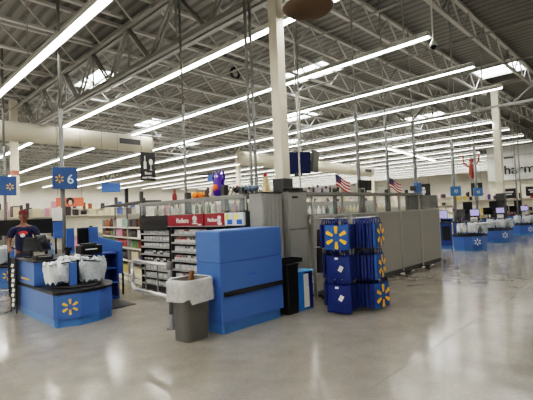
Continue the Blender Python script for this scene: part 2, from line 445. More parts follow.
def bag_mesh(w, d, h, seed, m, name='plastic_bag'):
    """pleated bunch of flat shopping bags draped from a carousel arm, ruffled along the top"""
    rnd = random.Random(seed); mb = MB(); n = 40; m_ = 10
    ph = [rnd.uniform(0, 6.28) for _ in range(8)]
    def f(u, v):
        a = 2*PI*u; z = v*h
        k = (.93+.10*v+.05*math.sin(PI*v))*(1+.08*math.sin(11*a+ph[0]+2.5*v)+.05*math.sin(17*a+ph[1]-3*v)+.10*math.sin(3*a+ph[2]+4*v))*(1+.10*math.sin(2*a+ph[7]))
        if v > .85: k *= 1+.10*math.sin(9*a+ph[3])-.25*(v-.85)/.15
        x = math.copysign(abs(math.cos(a))**.55, math.cos(a))*w/2*k; y = math.copysign(abs(math.sin(a))**.55, math.sin(a))*d/2*k
        return (x, y, z*(1+.04*math.sin(4*a+ph[4]))+.035*math.sin(5*a+ph[5])*v**2+.07*abs(math.sin(3.5*a+ph[6]))*(1-v)**2)
    mb.grid(f, n, m_)
    mb.bm.faces.new([mb.bm.verts.new((x*.8, y*.8, h*.9)) for x, y in rrect(-w/2, -d/2, w/2, d/2, .08)])
    for i in range(13):
        cx = rnd.uniform(-.5, .5)*w; cy = rnd.uniform(-.5, .5)*d
        mb.ball((cx, cy, h*rnd.uniform(.93, 1.07)), (rnd.uniform(.03, .075), rnd.uniform(.02, .045), rnd.uniform(.012, .03)), 7, 5, (rnd.uniform(-.8, .8), rnd.uniform(-.8, .8), rnd.uniform(0, 3)))
    return mb
def place_bag(name, w, d, h, seed, m, loc, rz, label, cat='bag', group=None):
    o = bag_mesh(w, d, h, seed, m).build(name, m, None, True); o.location = loc; o.rotation_euler = (0, 0, rz)
    return tag(o, label, cat, group)
K6 = make_kiosk('blue self-contained checkout kiosk with yellow spark, under the lane 6 sign', YELLOW, True, (2.09, 6.28, 0))
place_bag('shopping_bag_bundle', .28, .28, .33, 1, BAGW, (2.28, 6.86, .56), .2, 'white plastic bag bundle left of the blue post on lane 6 carousel')
place_bag('shopping_bag_bundle', .34, .26, .37, 2, BAGG, (2.78, 6.74, .545), -.2, 'pale grey plastic bag bundle right of the blue post on lane 6 carousel')
place_bag('shopping_bag_bundle', .34, .22, .38, 3, BAGW, (2.56, 7.03, .56), .1, 'white plastic bag bundle at the back of lane 6 carousel')
K7 = dup(K6, (2.52, 11.4, 0), None, 'blue checkout kiosk behind the person in the navy shirt')
place_bag('shopping_bag_bundle', .40, .3, .42, 4, BAGG, (2.52+.12, 11.4+.55, .545), .3, 'grey plastic bag bundle on the kiosk at the left picture edge')
place_bag('shopping_bag_bundle', .36, .3, .42, 5, BAGW, (2.52+.68, 11.4+.5, .545), .1, 'white plastic bag bundle on the kiosk behind the person in navy')
KA = make_kiosk('blue kiosk with white spark nearest the end of the grey partition', PALE, False, (14.12, 5.17, 0), math.radians(-72))
KB = dup(KA, (17.33, 5.17, 0), math.radians(-72), 'blue kiosk with white spark second along the right-hand row')
KC = dup(KA, (21.2, 5.12, 0), math.radians(-72), 'blue kiosk with white spark at the right picture edge')
for ki, (kx, ky, nm) in enumerate(((14.12, 5.17, 'kiosk nearest the partition'), (17.33, 5.17, 'second kiosk of the right-hand row'), (21.2, 5.12, 'kiosk at the right picture edge'))):
    for bi, (dx, dy, w, m, cn) in enumerate(((.46, -.16, .26, BAGW, 'first white'), (.52, -.48, .28, BAGW, 'middle white'), (.72, -.74, .24, BAGG, 'grey'))):
        place_bag('shopping_bag_bundle', w, .26, .33, 10+ki*3+bi, m, (kx+dx, ky+dy, .545), -1.25+.2*bi, cn+' plastic bag bundle on the carousel of the '+nm)

# things on the kiosks
def monitor(loc, rz, w, h, m, label, tilt=.25, stand=.18, group=None):
    t = thing('register_monitor', label, 'monitor', loc, rz, group)
    MB().b2((-.09, -.07, 0), (.09, .07, .02), .004).build('base', BLACK, t)
    MB().tube((0, 0, .015), (0, 0, stand+.03), .025, 8).build('neck', BLACK, t)
    o = MB().box((0, 0, h/2), (w, .045, h), 0, .008).build('casing', BLACK, t); o.location = (0, 0, stand); o.rotation_euler = (-tilt, 0, 0)
    s = MB().box((0, -.0245, h/2), (w-.04, .004, h-.04)).build('screen', m, o)
    return t
monitor((2.42, 7.75, .925), .9, .38, .30, SCREEND, 'black register monitor tilted back on the lane 6 kiosk', .35, .12)
monitor((2.30, 8.15, .925), -.7, .30, .26, SCREEND, 'smaller black customer display behind the lane 6 register monitor', .3, .10)
t = thing('handheld_scanner', 'black handheld scanner resting at the back of lane 6 counter', 'scanner', (2.72, 7.6, .925))
MB().box((0, 0, .06), (.06, .05, .12), .3, .01, .3).build('handle', BLACK, t); MB().box((0, -.03, .13), (.07, .12, .06), .3, .012).build('head', BLACK, t)
t = thing('receipt_printer', 'dark square printer at the left end of lane 6 counter', 'printer', (2.28, 7.46, .925))
MB().b2((-.13, -.09, 0), (.13, .12, .075), .012).build('body', BLACKM, t); MB().b2((-.1, -.095, .05), (.1, -.085, .062)).build('paper_slot', LGREY, t)
t = thing('bottle_pair_holder', 'clear blue-capped spray bottle on lane 6 counter', 'bottle', (2.62, 8.1, .925))
MB().lathe([(.035, 0), (.036, .13), (.015, .17), (.015, .19)], n=14).build('body', mat('pale_blue_liquid', (140, 170, 210), .2), t, True)
MB().lathe([(.016, .19), (.016, .22), (.01, .23)], n=12).build('cap', BLUE, t, True)
# card rack left of kiosk 6
t = thing('card_rack', 'black wire rack of white cards against the left side of lane 6 kiosk', 'rack', (2.02, 8.2, 0))
mb = MB()
for yy in (-.16, .16): mb.tube((0, yy, 0), (0, yy, .95), .012, 6)
for z in (.06, .28, .5, .72, .94): mb.tube((0, -.16, z), (0, .16, z), .008, 6)
mb.b2((.015, -.16, .05), (.025, .16, .93)); mb.build('frame', BLACKM, t)
for k in range(9):
    MB().box((-.006, .02*(-1)**k, .13+.085*k), (.01, .12, .055), 0, 0, 0, .25).build('card', WHITE, t)
# blue wing boards with printer behind lane 6
t = thing('wing_board_display', 'blue wing boards standing behind lane 6 around a black printer', 'display boards', (2.98, 8.35, 0))
MB().b2((.05, .15, .2), (.20, .18, 1.40), .006).build('board', BLUE, t)
MB().b2((.34, .15, .2), (.68, .18, 1.40), .006).build('board', BLUE, t)
mb = MB(); A = [(.66, .17, .42), (.98, -.28, .42), (.98, -.28, 1.06), (.66, .17, 1.20)]; q = Vector((.45, .32, 0)).normalized()*.025
V = [mb.bm.verts.new(v) for v in A]; W = [mb.bm.verts.new(Vector(v)+q) for v in A]
mb.bm.faces.new(V); mb.bm.faces.new(W[::-1])
for i in range(4): mb.bm.faces.new((V[i], V[(i+1) % 4], W[(i+1) % 4], W[i]))
mb.build('slanted_board', BLUE, t)
MB().tube((.98, -.28, 0), (.98, -.28, .43), .02, 8).tube((.12, .165, 0), (.12, .165, .21), .02).tube((.5, .165, 0), (.5, .165, .21), .02).build('foot', BLACKM, t)
t = thing('shelf_counter', 'low dark blue open shelf right of the lane 6 carousel', 'shelf', (3.22, 7.75, 0))
mb = MB().b2((0, 0, 0), (.5, .36, .05)).b2((0, .32, .05), (.5, .36, .9)).b2((0, 0, .05), (.03, .32, .9)).b2((.47, 0, .05), (.5, .32, .9)).b2((0, 0, .87), (.5, .36, .9))
mb.build('cabinet', BLUE2, t)
for z in (.3, .58): MB().b2((.03, .02, z), (.47, .32, z+.02)).build('shelf', BLUE, t)
t = thing('receipt_printer', 'black boxy printer on the low blue shelf behind lane 6 bags', 'printer', (3.12, 7.9, .9))
MB().b2((-.1, -.13, 0), (.3, .14, .17), .015).build('body', BLACK, t); MB().b2((-.05, -.12, .17), (.2, .08, .21), .01).build('lid', BLACKM, t); MB().b2((-.02, -.135, .09), (.2, -.128, .11)).build('paper_slot', WHITE, t)
t = thing('register_monitor', 'slim black customer screen standing between the blue wing boards', 'monitor', (3.25, 8.26, 0))
MB().tube((0, 0, 0), (0, 0, 1.1), .02, 8).lathe([(.12, 0), (.12, .015), (.02, .03)]).build('neck', BLACK, t); MB().b2((-.11, -.03, 1.08), (.11, .01, 1.40), .01).build('casing', BLACK, t); MB().b2((-.095, -.034, 1.1), (.095, -.03, 1.38)).build('screen', SCREEND, t)
t = MB().b2((2.6, 6.9, .0), (3.62, 7.6, .012)).build('floor_mat', mat('charcoal_rubber', (58, 58, 56), .8)); tag(t, 'charcoal rubber mat on the floor right of lane 6 kiosk', 'mat')

# ------------------------------------------------------------------ poles and signs
def pole(x, y, label, r=.042, z1=ZD, m=STEEL, r2=None):
    t = thing('utility_pole', label, 'pole', (x, y, 0))
    MB().tube((0, 0, 0), (0, 0, 3.9), r, 12).build('lower_tube', m, t, True)
    MB().tube((0, 0, 3.9), (0, 0, z1), (r2 or r*.7), 12).build('upper_tube', LGREY if (r2 or 1) < .02 else m, t, True)
    MB().lathe([(r+.04, 0), (r+.04, .015), (r+.005, .03)], n=12).build('base_plate', m, t)
    return t
pole(3.15, 8.98, 'grey pole carrying the lane 6 sign behind the kiosk', .045)
t = thing('lane_sign', 'blue lane sign with yellow spark and the number 6', 'sign', (3.16, 8.86, 2.43), -.05)
MB().b2((-.24, -.05, -.22), (.23, .05, .22), .01).build('panel', SIGNB, t)
spark_mb(.085, FACE_Y, (-.12, -.052, -.02), .17).build('spark', YELLOW, t)
text('numeral', '6', .27, (.09, -.053, -.03), FACE_Y, mat('pale_blue_print', (205, 222, 240), .5), t)
pole(3.37, 14.35, 'grey pole at the left picture edge carrying a blue sign', .045)
t = thing('lane_sign', 'blue lane sign at the left picture edge with a yellow spark', 'sign', (3.36, 14.2, 2.68))
MB().b2((-.40, -.05, -.29), (.27, .05, .29), .01).build('panel', SIGNB, t)
spark_mb(.105, FACE_Y, (.10, -.052, -.03), .17).build('spark', YELLOW, t)
# notices fixed on lane 6 pole
t = thing('notice_board', 'white and blue notice board mounted on the pole below the lane 6 sign', 'notice', (3.05, 8.98, 1.2))
MB().b2((-.12, -.03, .36), (.1, .0, .62), .004).build('white_notice', WHITE, t)
MB().b2((-.11, -.03, .0), (.1, .0, .34), .004).build('blue_notice', BLUE, t)
MB().b2((-.03, 0, .05), (.12, .02, .55)).build('bracket', DGREY, t)

# right-hand lanes
for i, (x, y, lab) in enumerate(((15.3, 5.45, 'grey pole carrying the pale blue sign right of the partition'), (18.3, 5.63, 'grey pole carrying the second pale blue sign of the right-hand lanes'), (22.6, 5.15, 'left of two slim poles before the pharmacy wall'), (23.6, 5.2, 'right of two slim poles before the pharmacy wall'))):
    pole(x, y, lab, .055 if i < 2 else .035, r2=.018)
for lab, x, y in (('pale blue lane sign on the pole right of the partition', 15.18, 5.36), ('pale blue lane sign second along the right-hand lanes', 18.18, 5.54)):
    t = thing('lane_sign', lab, 'sign', (x, y, 2.02), -.9)
    MB().b2((-.17, -.05, -.17), (.17, .05, .17), .01).build('panel', SIGNL, t)
    spark_mb(.07, FACE_Y, (0, -.052, 0), .17).build('spark', PALE, t)

# ------------------------------------------------------------------ blue counter, bin, gate
t = thing('service_counter', 'tall blue service counter with a black bumper rail beside the grey waste bin', 'counter', (3.34, 4.13, 0))
W_, D_ = 1.18, .52
MB().prism(rrect(.03, .03, W_-.03, D_-.02, .04), 0, .13).build('plinth', BLUEP, t)
MB().prism(rrect(0, 0, W_, D_, .014), .13, .915).build('lower_panel', BLUE, t)
MB().prism(rrect(.004, .004, W_-.004, D_-.004, .035), .915, .925).build('seam', BLUE2, t)
mb = MB().prism(rrect(0, 0, W_, D_, .014), .925, 1.32); mb.prism(rrect(0, 0, W_, D_, .014), 1.32, 1.335, rrect(.012, .012, W_-.012, D_-.012, .03)); mb.build('upper_panel', BLUE, t)
MB().box((.61, -.012, .515), (1.14, .03, .06), 0, .012).build('bumper_rail', BLACK, t)
MB().box((-.012, .18, .5), (.03, .07, .07), 0, .012).build('bumper_stop', BLACK, t)
text('faint_lettering', 'Walmart', .05, (.56, -.002, .72), FACE_Y, mat('tone_on_tone_blue', (66, 112, 196), .4), t, .002)

# waste bin
t = thing('waste_bin', 'grey waste bin with a clear plastic liner beside the blue counter', 'bin', (3.05, 4.39, 0), .05)
def rr(w, d, r): return rrect(-w/2, -d/2, w/2, d/2, r)
MB().prism(rr(.36, .30, .07), 0, .70, rr(.40, .35, .09)).build('body', BIN, t, False)
mb = MB()
P0 = rr(.47, .40, .10); n = len(P0)
rnd = random.Random(5)
rings = []
for zz, k in ((.755, .93), (.765, 1.0), (.74, 1.06), (.68, 1.09), (.61, 1.11), (.55, 1.1), (.52, 1.16)):
    rings.append([mb.bm.verts.new((x*k*(1+.03*rnd.uniform(-1, 1)), y*k*(1+.03*rnd.uniform(-1, 1)), zz+(.02*rnd.uniform(-1, 1) if zz < .7 else 0) - (.05*max(0, math.sin(3*i*2*PI/n)) if zz < .53 else 0))) for i, (x, y) in enumerate(P0)])
for A, B in zip(rings, rings[1:]):
    for i in range(n): mb.bm.faces.new((A[i], A[(i+1) % n], B[(i+1) % n], B[i]))
mb.build('liner', LINER, t, True)
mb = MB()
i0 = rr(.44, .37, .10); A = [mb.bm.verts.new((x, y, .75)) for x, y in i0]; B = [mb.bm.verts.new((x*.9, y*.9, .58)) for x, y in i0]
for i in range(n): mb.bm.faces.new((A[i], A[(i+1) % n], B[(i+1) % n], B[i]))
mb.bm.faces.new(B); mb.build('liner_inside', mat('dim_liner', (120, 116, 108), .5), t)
o = MB().box((0, 0, .11), (.05, .04, .26), .3, .01, .15, .2).box((.05, .01, .10), (.04, .03, .22), .2, .008, -.1, -.15).build('cardboard_scrap', BROWN); o.location = (3.10, 4.46, .6); tag(o, 'brown cardboard scraps sticking out of the waste bin', 'cardboard')
o = MB().ball((0, 0, 0), (.10, .08, .04)).ball((.08, .05, 0), (.06, .07, .05)).build('paper_litter', mat('kraft_paper', (150, 122, 92), .8), None, True); o.location = (3.02, 4.37, .62); tag(o, 'crumpled brown paper inside the waste bin', 'paper')

# swing gate
t = thing('swing_gate', 'chrome tubular swing gate in front of the tobacco shelves', 'gate', (3.13, 4.98, 0), 0)
MB().tube((0, 0, 0), (0, 0, .92), .032, 14).build('post', STEELG, t, True)
MB().lathe([(.07, 0), (.07, .012), (.04, .03), (.034, .2)], n=16).build('base', STEELG, t, True)
e = Vector((.04, 1.15, 0)); r = .11
pts = [Vector((0, 0, .86)), e*.0+Vector((0, 0, .86))]
pts = [Vector((0, 0, .87))]
d = e.normalized(); Lg = e.length
for k in range(7):
    a = PI/2*k/6; pts.append(d*(Lg-r+r*math.sin(a))+Vector((0, 0, .87-r+r*math.cos(a))))
for k in range(7):
    a = PI/2*k/6; pts.append(d*(Lg-r+r*math.cos(a))+Vector((0, 0, .43+r-r*math.sin(a))))
pts.append(Vector((0, 0, .43)))
MB().path(pts, .028, 10).build('loop', CHROME, t, True)
for f_ in (.3, .62): MB().tube(d*Lg*f_+Vector((0, 0, .43)), d*Lg*f_+Vector((0, 0, .87)), .012, 8).build('bar', STEEL, t, True)
MB().lathe([(.042, .40), (.046, .41), (.046, .50), (.042, .51)], n=14).lathe([(.042, .82), (.046, .83), (.046, .91), (.042, .92)], n=14).build('collar_ring', STEEL, t, True)

# bins and box right of the counter
t = thing('utility_bin', 'tall black bin between the blue counter and a blue box', 'bin', (4.72, 4.28, 0))
MB().prism(rr(.24, .34, .02), 0, .72, rr(.26, .36, .02)).build('body', BLACK, t); MB().box((0, 0, .735), (.27, .37, .03), 0, .008).build('rim', BLACKM, t)
t = thing('plastic_tray', 'shallow black tray with a ribbed rim on top of the black bin', 'tray', (4.84, 4.32, .752), -.05)
MB().b2((-.2, -.14, 0), (.2, .1, .015)).b2((-.2, -.14, .0), (.2, -.125, .06)).b2((-.2, .09, 0), (.2, .105, .06)).b2((-.2, -.14, 0), (-.185, .1, .06)).b2((.185, -.14, 0), (.2, .1, .06)).build('shell', BLACKM, t)
t = thing('display_box', 'blue display box with a white bottle picture in front of the lockers', 'box', (5.03, 4.24, 0), -.12)
BB = mat('box_sky_blue', (46, 130, 205), .5)
MB().b2((-.21, -.11, 0), (.17, .11, .60), .004).build('carton', BB, t)
MB().b2((-.23, -.15, .60), (.19, .12, .612)).build('flap', mat('box_flap_blue', (90, 160, 220), .5), t)
MB().b2((.0, -.116, .02), (.17, -.111, .58)).build('dark_band', mat('box_navy', (24, 50, 120), .5), t)
mb = MB(); mb.prism([(-.02, -.122), (.07, -.122), (.09, -.118), (-.03, -.118)], .04, .35); mb.prism([(-.03, -.122), (.08, -.122), (.06, -.118), (0, -.118)], .35, .56); mb.build('bottle_picture', WHITE, t)
# black bag hanging behind the rack
o = MB().prism(rr(.16, .05, .02), 0, .35, rr(.12, .05, .02)).prism(rr(.12, .05, .02), .35, .72, rr(.05, .03, .01)).build('apron', BLACK); o.location = (5.60, 4.25, .50); tag(o, 'black apron hanging on the partition left of the blue bag rack', 'apron')

# ------------------------------------------------------------------ lockers and partition
def locker(x0, x1, y0, y1, z1, label, ribs):
    t = thing('storage_locker', label, 'locker', (x0, y0, 0))
    w = x1-x0; d = y1-y0
    MB().b2((0, .02, 0), (w, d, z1-.02), .006).build('carcass', GREY, t)
    zb = 1.24
    dr = MB().b2((.012, .0, zb+.01), (w-.012, .02, z1-.035), .004).build('door', GREY, t)
    if ribs: 
        mb = MB()
        for k in range(4): mb.b2((w*.2*(k+1)-.006, -.006, zb+.04), (w*.2*(k+1)+.006, 0, z1-.06))
        mb.build('rib', GREY, dr)
    else:
        MB().b2((w*.2, -.012, z1-.13), (w*.48, 0, z1-.095), .004).build('handle', BLACK, dr)
    MB().b2((.012, .0, .06), (w-.012, .02, zb-.01), .004).build('lower_door', GREY, t)
    MB().b2((-.01, 0.0, z1-.02), (w+.01, d, z1), .004).build('lid', DGREY, t)
    return t
locker(4.62, 5.08, 4.58, 4.9, 1.88, 'grey locker with a ribbed door behind the blue counter', True)
locker(5.16, 5.66, 4.52, 4.78, 1.90, 'grey locker with a black latch left of the hanging bags', False)
MB().b2((5.085, 4.66, 0), (5.145, 4.78, 1.85)).build('locker_gap_shade', BLACKM)  # black strip stands for the shade in the gap between lockers
tag(bpy.data.objects['locker_gap_shade'], 'narrow black strip put in as the shaded gap between the two grey lockers', 'gap strip')
PX = [5.72, 6.70, 7.93, 9.03, 10.11, 11.3]
plab = ['grey partition panel beside the latch locker', 'grey partition panel behind the blue bag rack', 'grey partition panel just right of the bag rack', 'grey partition panel second right of the bag rack', 'last grey partition panel at the right end']
alab = ['clear acrylic screen above the partition beside the locker', 'clear acrylic screen above the blue bag rack', 'clear acrylic screen below the camera box', 'clear acrylic screen below the right-hand flag', 'clear acrylic screen at the right end of the cage']
for i, (x0, x1) in enumerate(zip(PX, PX[1:])):
    t = thing('partition_panel', plab[i], 'partition', (x0, 4.45, 0))
    w = x1-x0-.015
    MB().b2((.03, 0, .12), (w-.03, .04, 1.43)).build('panel', PANEL, t)
    MB().b2((0, -.012, .02), (.03, .052, 1.45)).build('edge_post', LGREY, t); MB().b2((w-.03, -.012, .02), (w, .052, 1.45)).build('edge_post', LGREY, t)
    MB().b2((.0, -.008, 1.43), (w, .048, 1.455)).build('top_rail', LGREY, t); MB().b2((0.03, -.008, .025), (w-.03, .048, .125)).build('bottom_rail', DGREY, t)
    for xx in (.06, w-.06):
        MB().b2((xx-.02, -.14, .045), (xx+.02, .18, .07)).tube((xx-.012, -.11, .03), (xx+.012, -.11, .03), .03, 10).tube((xx-.012, .15, .03), (xx+.012, .15, .03), .03, 10).build('foot', BLACKM, t)
    a = thing('acrylic_screen', alab[i], 'screen', (x0, 4.47, 1.457))
    MB().b2((.02, 0, 0), (w-.02, .006, .37)).build('sheet', PLEXI, a)
    MB().b2((0, -.012, 0), (.022, .018, .37)).build('clip_post', LGREY, a); MB().b2((w-.022, -.012, 0), (w, .018, .37)).build('clip_post', LGREY, a)
t = thing('cage_ledge', 'long grey ledge along the top of the cage over the partition', 'ledge', (5.66, 4.45, 1.84))
MB().b2((0, 0, -.02), (4.66, .42, .035), .005).build('board', LEDGE, t)
for k in range(5): MB().b2((.2+1.08*k, .36, -1.83), (.26+1.08*k, .42, .14)).build('upright', DGREY, t)
t = thing('end_cabinet', 'dark grey cabinet set high at the right end of the cage', 'cabinet', (10.34, 4.49, 1.458))
MB().b2((0, 0.03, 0), (.98, .4, .37), .006).build('carcass', DGREY, t); MB().b2((.02, .015, .02), (.48, .03, .35)).build('door', DGREY, t); MB().b2((.5, .015, .02), (.96, .03, .35)).build('door', DGREY, t)

# ------------------------------------------------------------------ tobacco racks
def rack(name, label, x, y0, y1, h_head, zs, m_body, m_shelf, head_m, depth=.42, cat='shelf rack', rz=0.):
    """front faces -x at local x=0; runs +y"""
    t = thing(name, label, cat, (x, y0, 0), rz)
    L = y1-y0
    MB().b2((depth-.03, 0, 0), (depth, L, h_head)).build('back_panel', m_body, t)
    for yy in (0, L-.03): MB().b2((.02, yy, 0), (depth-.03, yy+.03, h_head)).build('side_panel', m_body, t)
    MB().b2((.0, .03, 0), (depth-.03, L-.03, .1)).build('kick_base', m_shelf, t)
    for z in zs:
        s = MB().b2((.03, .03, z-.02), (depth-.03, L-.03, z)).build('shelf', m_shelf, t)
        MB().b2((.018, .03, z-.035), (.03, L-.03, z+.006)).build('price_rail', m_shelf if m_shelf is not BLACKM else LGREY, s)
    return t
zsR = [.12, .32, .5, .68, .86, 1.03, 1.19]
RA = rack('tobacco_rack', 'grey tobacco rack topped by the longer red sign', 4.55, 5.98, 7.2, 1.58, zsR, DGREY, LGREY, RED)
RB = rack('tobacco_rack', 'grey tobacco rack topped by red sign and pale posters, behind the blue counter', 4.55, 4.92, 5.95, 1.58, zsR, DGREY, LGREY, RED)
BK = rack('tobacco_rack', 'black display rack with a plain black header left of the red signs', 4.57, 7.26, 8.45, 1.58, [.12, .28, .44, .6, .76, .92, 1.06, 1.2], BLACKM, BLACKM, BLACK)
MB().b2((-.01, .02, 1.27), (.04, 1.17, 1.57), .005).build('header', BLACK, BK)
def red_header(y0, y1, label, sc):
    t = thing('header_sign', label, 'sign', (4.52, y0, 1.355))
    L = y1-y0
    MB().b2((-.02, 0, 0), (.028, L, .215), .003).build('board', RED, t)
    MB().b2((-.024, 0, .215), (.03, L, .23)).b2((-.024, 0, -.015), (.03, L, 0)).build('edge_trim', LGREY, t)
    text('lettering', 'Marlboro', .135*sc, (-.022, L*.56, .10), FACE_X, WHITE, t, .003, 'CENTER', .8)
    mb = MB()    # round emblem over a stepped base, at the right end of the words
    cy = L*.22
    for k in range(20):
        a, b = PI*k/20, PI*(k+1)/20
    mb.bm.faces.new([mb.bm.verts.new((-.0245, cy+.07*sc*math.cos(2*PI*k/20), .14+.05*sc*math.sin(2*PI*k/20))) for k in range(20)])
    mb.b2((-.0245, cy-.03*sc, .055), (-.0215, cy+.03*sc, .13)); mb.b2((-.0245, cy-.085*sc, .035), (-.0215, cy+.085*sc, .055)); mb.b2((-.0245, cy-.065*sc, .075), (-.0215, cy+.065*sc, .09))
    mb.build('emblem', WHITE, t)
    MB().b2((-.0245, .06, .01), (-.0215, .16, .035)).build('small_label', WHITE, t)
    return t
red_header(6.0, 7.18, 'longer red header sign with white lettering, left of its shorter twin', 1.)
red_header(5.42, 5.96, 'shorter red header sign with white lettering, nearer the blue counter', .72)
PC = mat('poster_pale', (214, 220, 222), .5); PB = mat('poster_blue', (40, 96, 190), .5); PY = mat('poster_yellow', (236, 216, 110), .5)
for i, (y0, y1, lab) in enumerate(((5.17, 5.40, 'pale poster with blue and yellow blocks next to the red header'), (4.93, 5.16, 'pale poster with blue and yellow blocks nearest the lockers'))):
    t = thing('price_poster', lab, 'poster', (4.52, y0, 1.355))
    MB().b2((-.02, 0, 0), (.028, y1-y0, .215)).build('card', PC, t)
    MB().b2((-.024, .03, .02), (-.02, .16, .10)).build('blue_block', PB, t); MB().b2((-.0235, .12, .10), (-.02, .21, .19)).build('yellow_block', PY, t)

# packs of cigarettes on the racks
def proto_pack(name, w, d, h, m, m2):
    o = MB().b2((0, 0, 0), (d, w, h), .003).build(name, m)
    MB().b2((-.0015, .0, h*.62), (0, w, h*.97)).build('lid', m2, o)
    return o
PKW = mat('pack_white', (206, 204, 200), .5); PKR = mat('pack_red', (176, 40, 44), .5); PKG = mat('pack_gold', (206, 182, 130), .5); PKS = mat('pack_silver', (178, 182, 188), .35); PKD = mat('pack_dark', (70, 60, 58), .5)
ordn = ['bottom', 'second', 'third', 'fourth', 'fifth', 'sixth', 'seventh', 'top']
first = {}
def fill(x, y0, y1, z, w, gap, kinds, label, group, h=.13, d=.12, jitter=.0):
    y = y0
    while y + w < y1:
        k = random.choice(kinds)
        key = (k[0].name, k[1].name, w, h, d)
        if key not in first:
            o = proto_pack('cigarette_pack', w, d, h, k[0], k[1]); first[key] = o
        else:
            o = copy_tree(first[key])
        o.location = (x+random.uniform(0, jitter), y, z)
        tag(o, k[2]+' '+label, 'pack', group)
        y += w+gap
kw = [(PKW, PKD, 'white pack with dark lid'), (PKW, PKW, 'all-white pack'), (PKW, PKD, 'white pack with dark lid'), (PKW, PKR, 'white pack with red lid'), (PKS, PKW, 'silver pack with white lid'), (PKW, PKS, 'white pack with silver lid')]
for i, z in enumerate(zsR[1:]):
    fill(4.585, 6.03, 7.13, z, .075, .016, kw, 'on the %s shelf under the longer red sign' % ordn[i+1], 'cigarette packs under the longer red sign', .095, .12, .02)
for i, z in enumerate(zsR[-2:]):
    fill(4.585, 5.50, 5.88, z, .075, .016, kw, 'on the %s shelf under the shorter red sign' % ordn[i+5], 'cigarette packs under the shorter red sign', .095, .12, .02)
for i, z in enumerate([.12, .28, .44, .6, .76, .92, 1.06, 1.2]):
    if z > 1.1: h = .06
    else: h = .075
    fill(4.605, 7.32, 8.38, z, .1, .03, [(PKS, PKW, 'silver tin with white lid'), (PKW, PKS, 'small white tin')] if z > .8 or z < .5 else [(PKS, PKD, 'silver tin with dark lid'), (PKD, PKW, 'dark tin with white lid')], 'on the %s shelf of the black rack' % ordn[i], 'small tins in the black rack', h, .1)

# ------------------------------------------------------------------ cream gondola with bottles
GA = math.atan2(.62, 3.5)
G0 = (4.68, 8.5)
t_g = []
zsG = [.16, .5, .82, 1.08, 1.33]
for b in range(3):
    y0 = b*1.22
    loc = (G0[0]+math.sin(GA)*y0, G0[1]+math.cos(GA)*y0)
    t = rack('shelf_bay', ['cream shelf bay nearest the black rack', 'middle cream shelf bay of the left run', 'farthest cream shelf bay, behind the blue wing boards'][b], loc[0], loc[1], loc[1]+1.2, 1.52, zsG, LGREY, SHELF, RED, .45, 'shelf bay', -GA)
    t_g.append(t)
def bottle_mesh(r, h, neck=.35, kind='bottle'):
    mb = MB()
    if kind == 'bottle': mb.lathe([(r*.95, 0), (r, .01), (r, h*.58), (r*neck, h*.76), (r*neck, h)], n=10)
    elif kind == 'jar': mb.lathe([(r*.95, 0), (r, .01), (r, h*.82), (r*.85, h*.84), (r*.85, h)], n=10)
    else: mb.b2((-r, -r*1.1, 0), (r, r*1.1, h), .004)
    return mb
BC = {'brown': mat('brown_bottle', (98, 58, 42), .25), 'amber': mat('amber_bottle', (150, 92, 56), .25), 'red': mat('red_carton', (150, 50, 46), .5), 'green': mat('green_carton', (94, 122, 74), .5), 'mint': mat('mint_carton', (140, 176, 164), .5), 'cream': mat('cream_carton', (212, 200, 168), .5), 'white': mat('white_carton', (224, 222, 216), .5), 'purple': mat('purple_carton', (92, 70, 130), .5), 'dark': mat('dark_carton', (56, 48, 50), .5), 'blue': mat('blue_carton', (46, 84, 156), .5), 'pink': mat('pink_carton', (212, 150, 166), .5), 'yellow': mat('yellow_carton', (196, 174, 96), .5), 'orange': mat('orange_carton', (218, 120, 52), .5)}
BP = {}
def product(kind, colour, r, h, loc, label, cat, group, rz=0.):
    key = (kind, colour, round(r, 3), round(h, 3))
    if key not in BP:
        nm = {'bottle': 'glass_bottle', 'jar': 'lidded_jar', 'box': 'carton'}[kind]
        o = bottle_mesh(r, h, .35, kind).build(nm, BC[colour], None, kind != 'box'); BP[key] = o
    else:
        o = BP[key].copy(); COL.objects.link(o)
    o.location = loc; o.rotation_euler = (0, 0, rz)
    tag(o, label, cat, group); return o
plan = {0: [(0, 'box', 'cream', .08, .2), (1, 'jar', 'purple', .04, .15), (1, 'box', 'cream', .06, .24), (2, 'jar', 'red', .05, .19), (2, 'jar', 'green', .045, .18), (3, 'box', 'white', .06, .18), (3, 'bottle', 'dark', .035, .2), (4, 'box', 'amber', .06, .19), (4, 'box', 'dark', .05, .2)],
        1: [(0, 'box', 'yellow', .07, .2), (1, 'jar', 'dark', .05, .2), (2, 'jar', 'red', .05, .18), (3, 'bottle', 'brown', .036, .2), (3, 'box', 'pink', .05, .2), (4, 'box', 'mint', .06, .2), (4, 'box', 'white', .055, .22)],
        2: [(0, 'box', 'white', .07, .2), (1, 'box', 'cream', .06, .2), (2, 'box', 'green', .06, .2), (3, 'bottle', 'green', .04, .2), (3, 'bottle', 'brown', .036, .2), (4, 'bottle', 'brown', .036, .24), (4, 'bottle', 'amber', .036, .22)]}
bayn = ['cream bay nearest the black rack', 'middle cream bay', 'farthest cream bay']
kn = {'bottle': 'bottle', 'jar': 'jar', 'box': 'carton'}
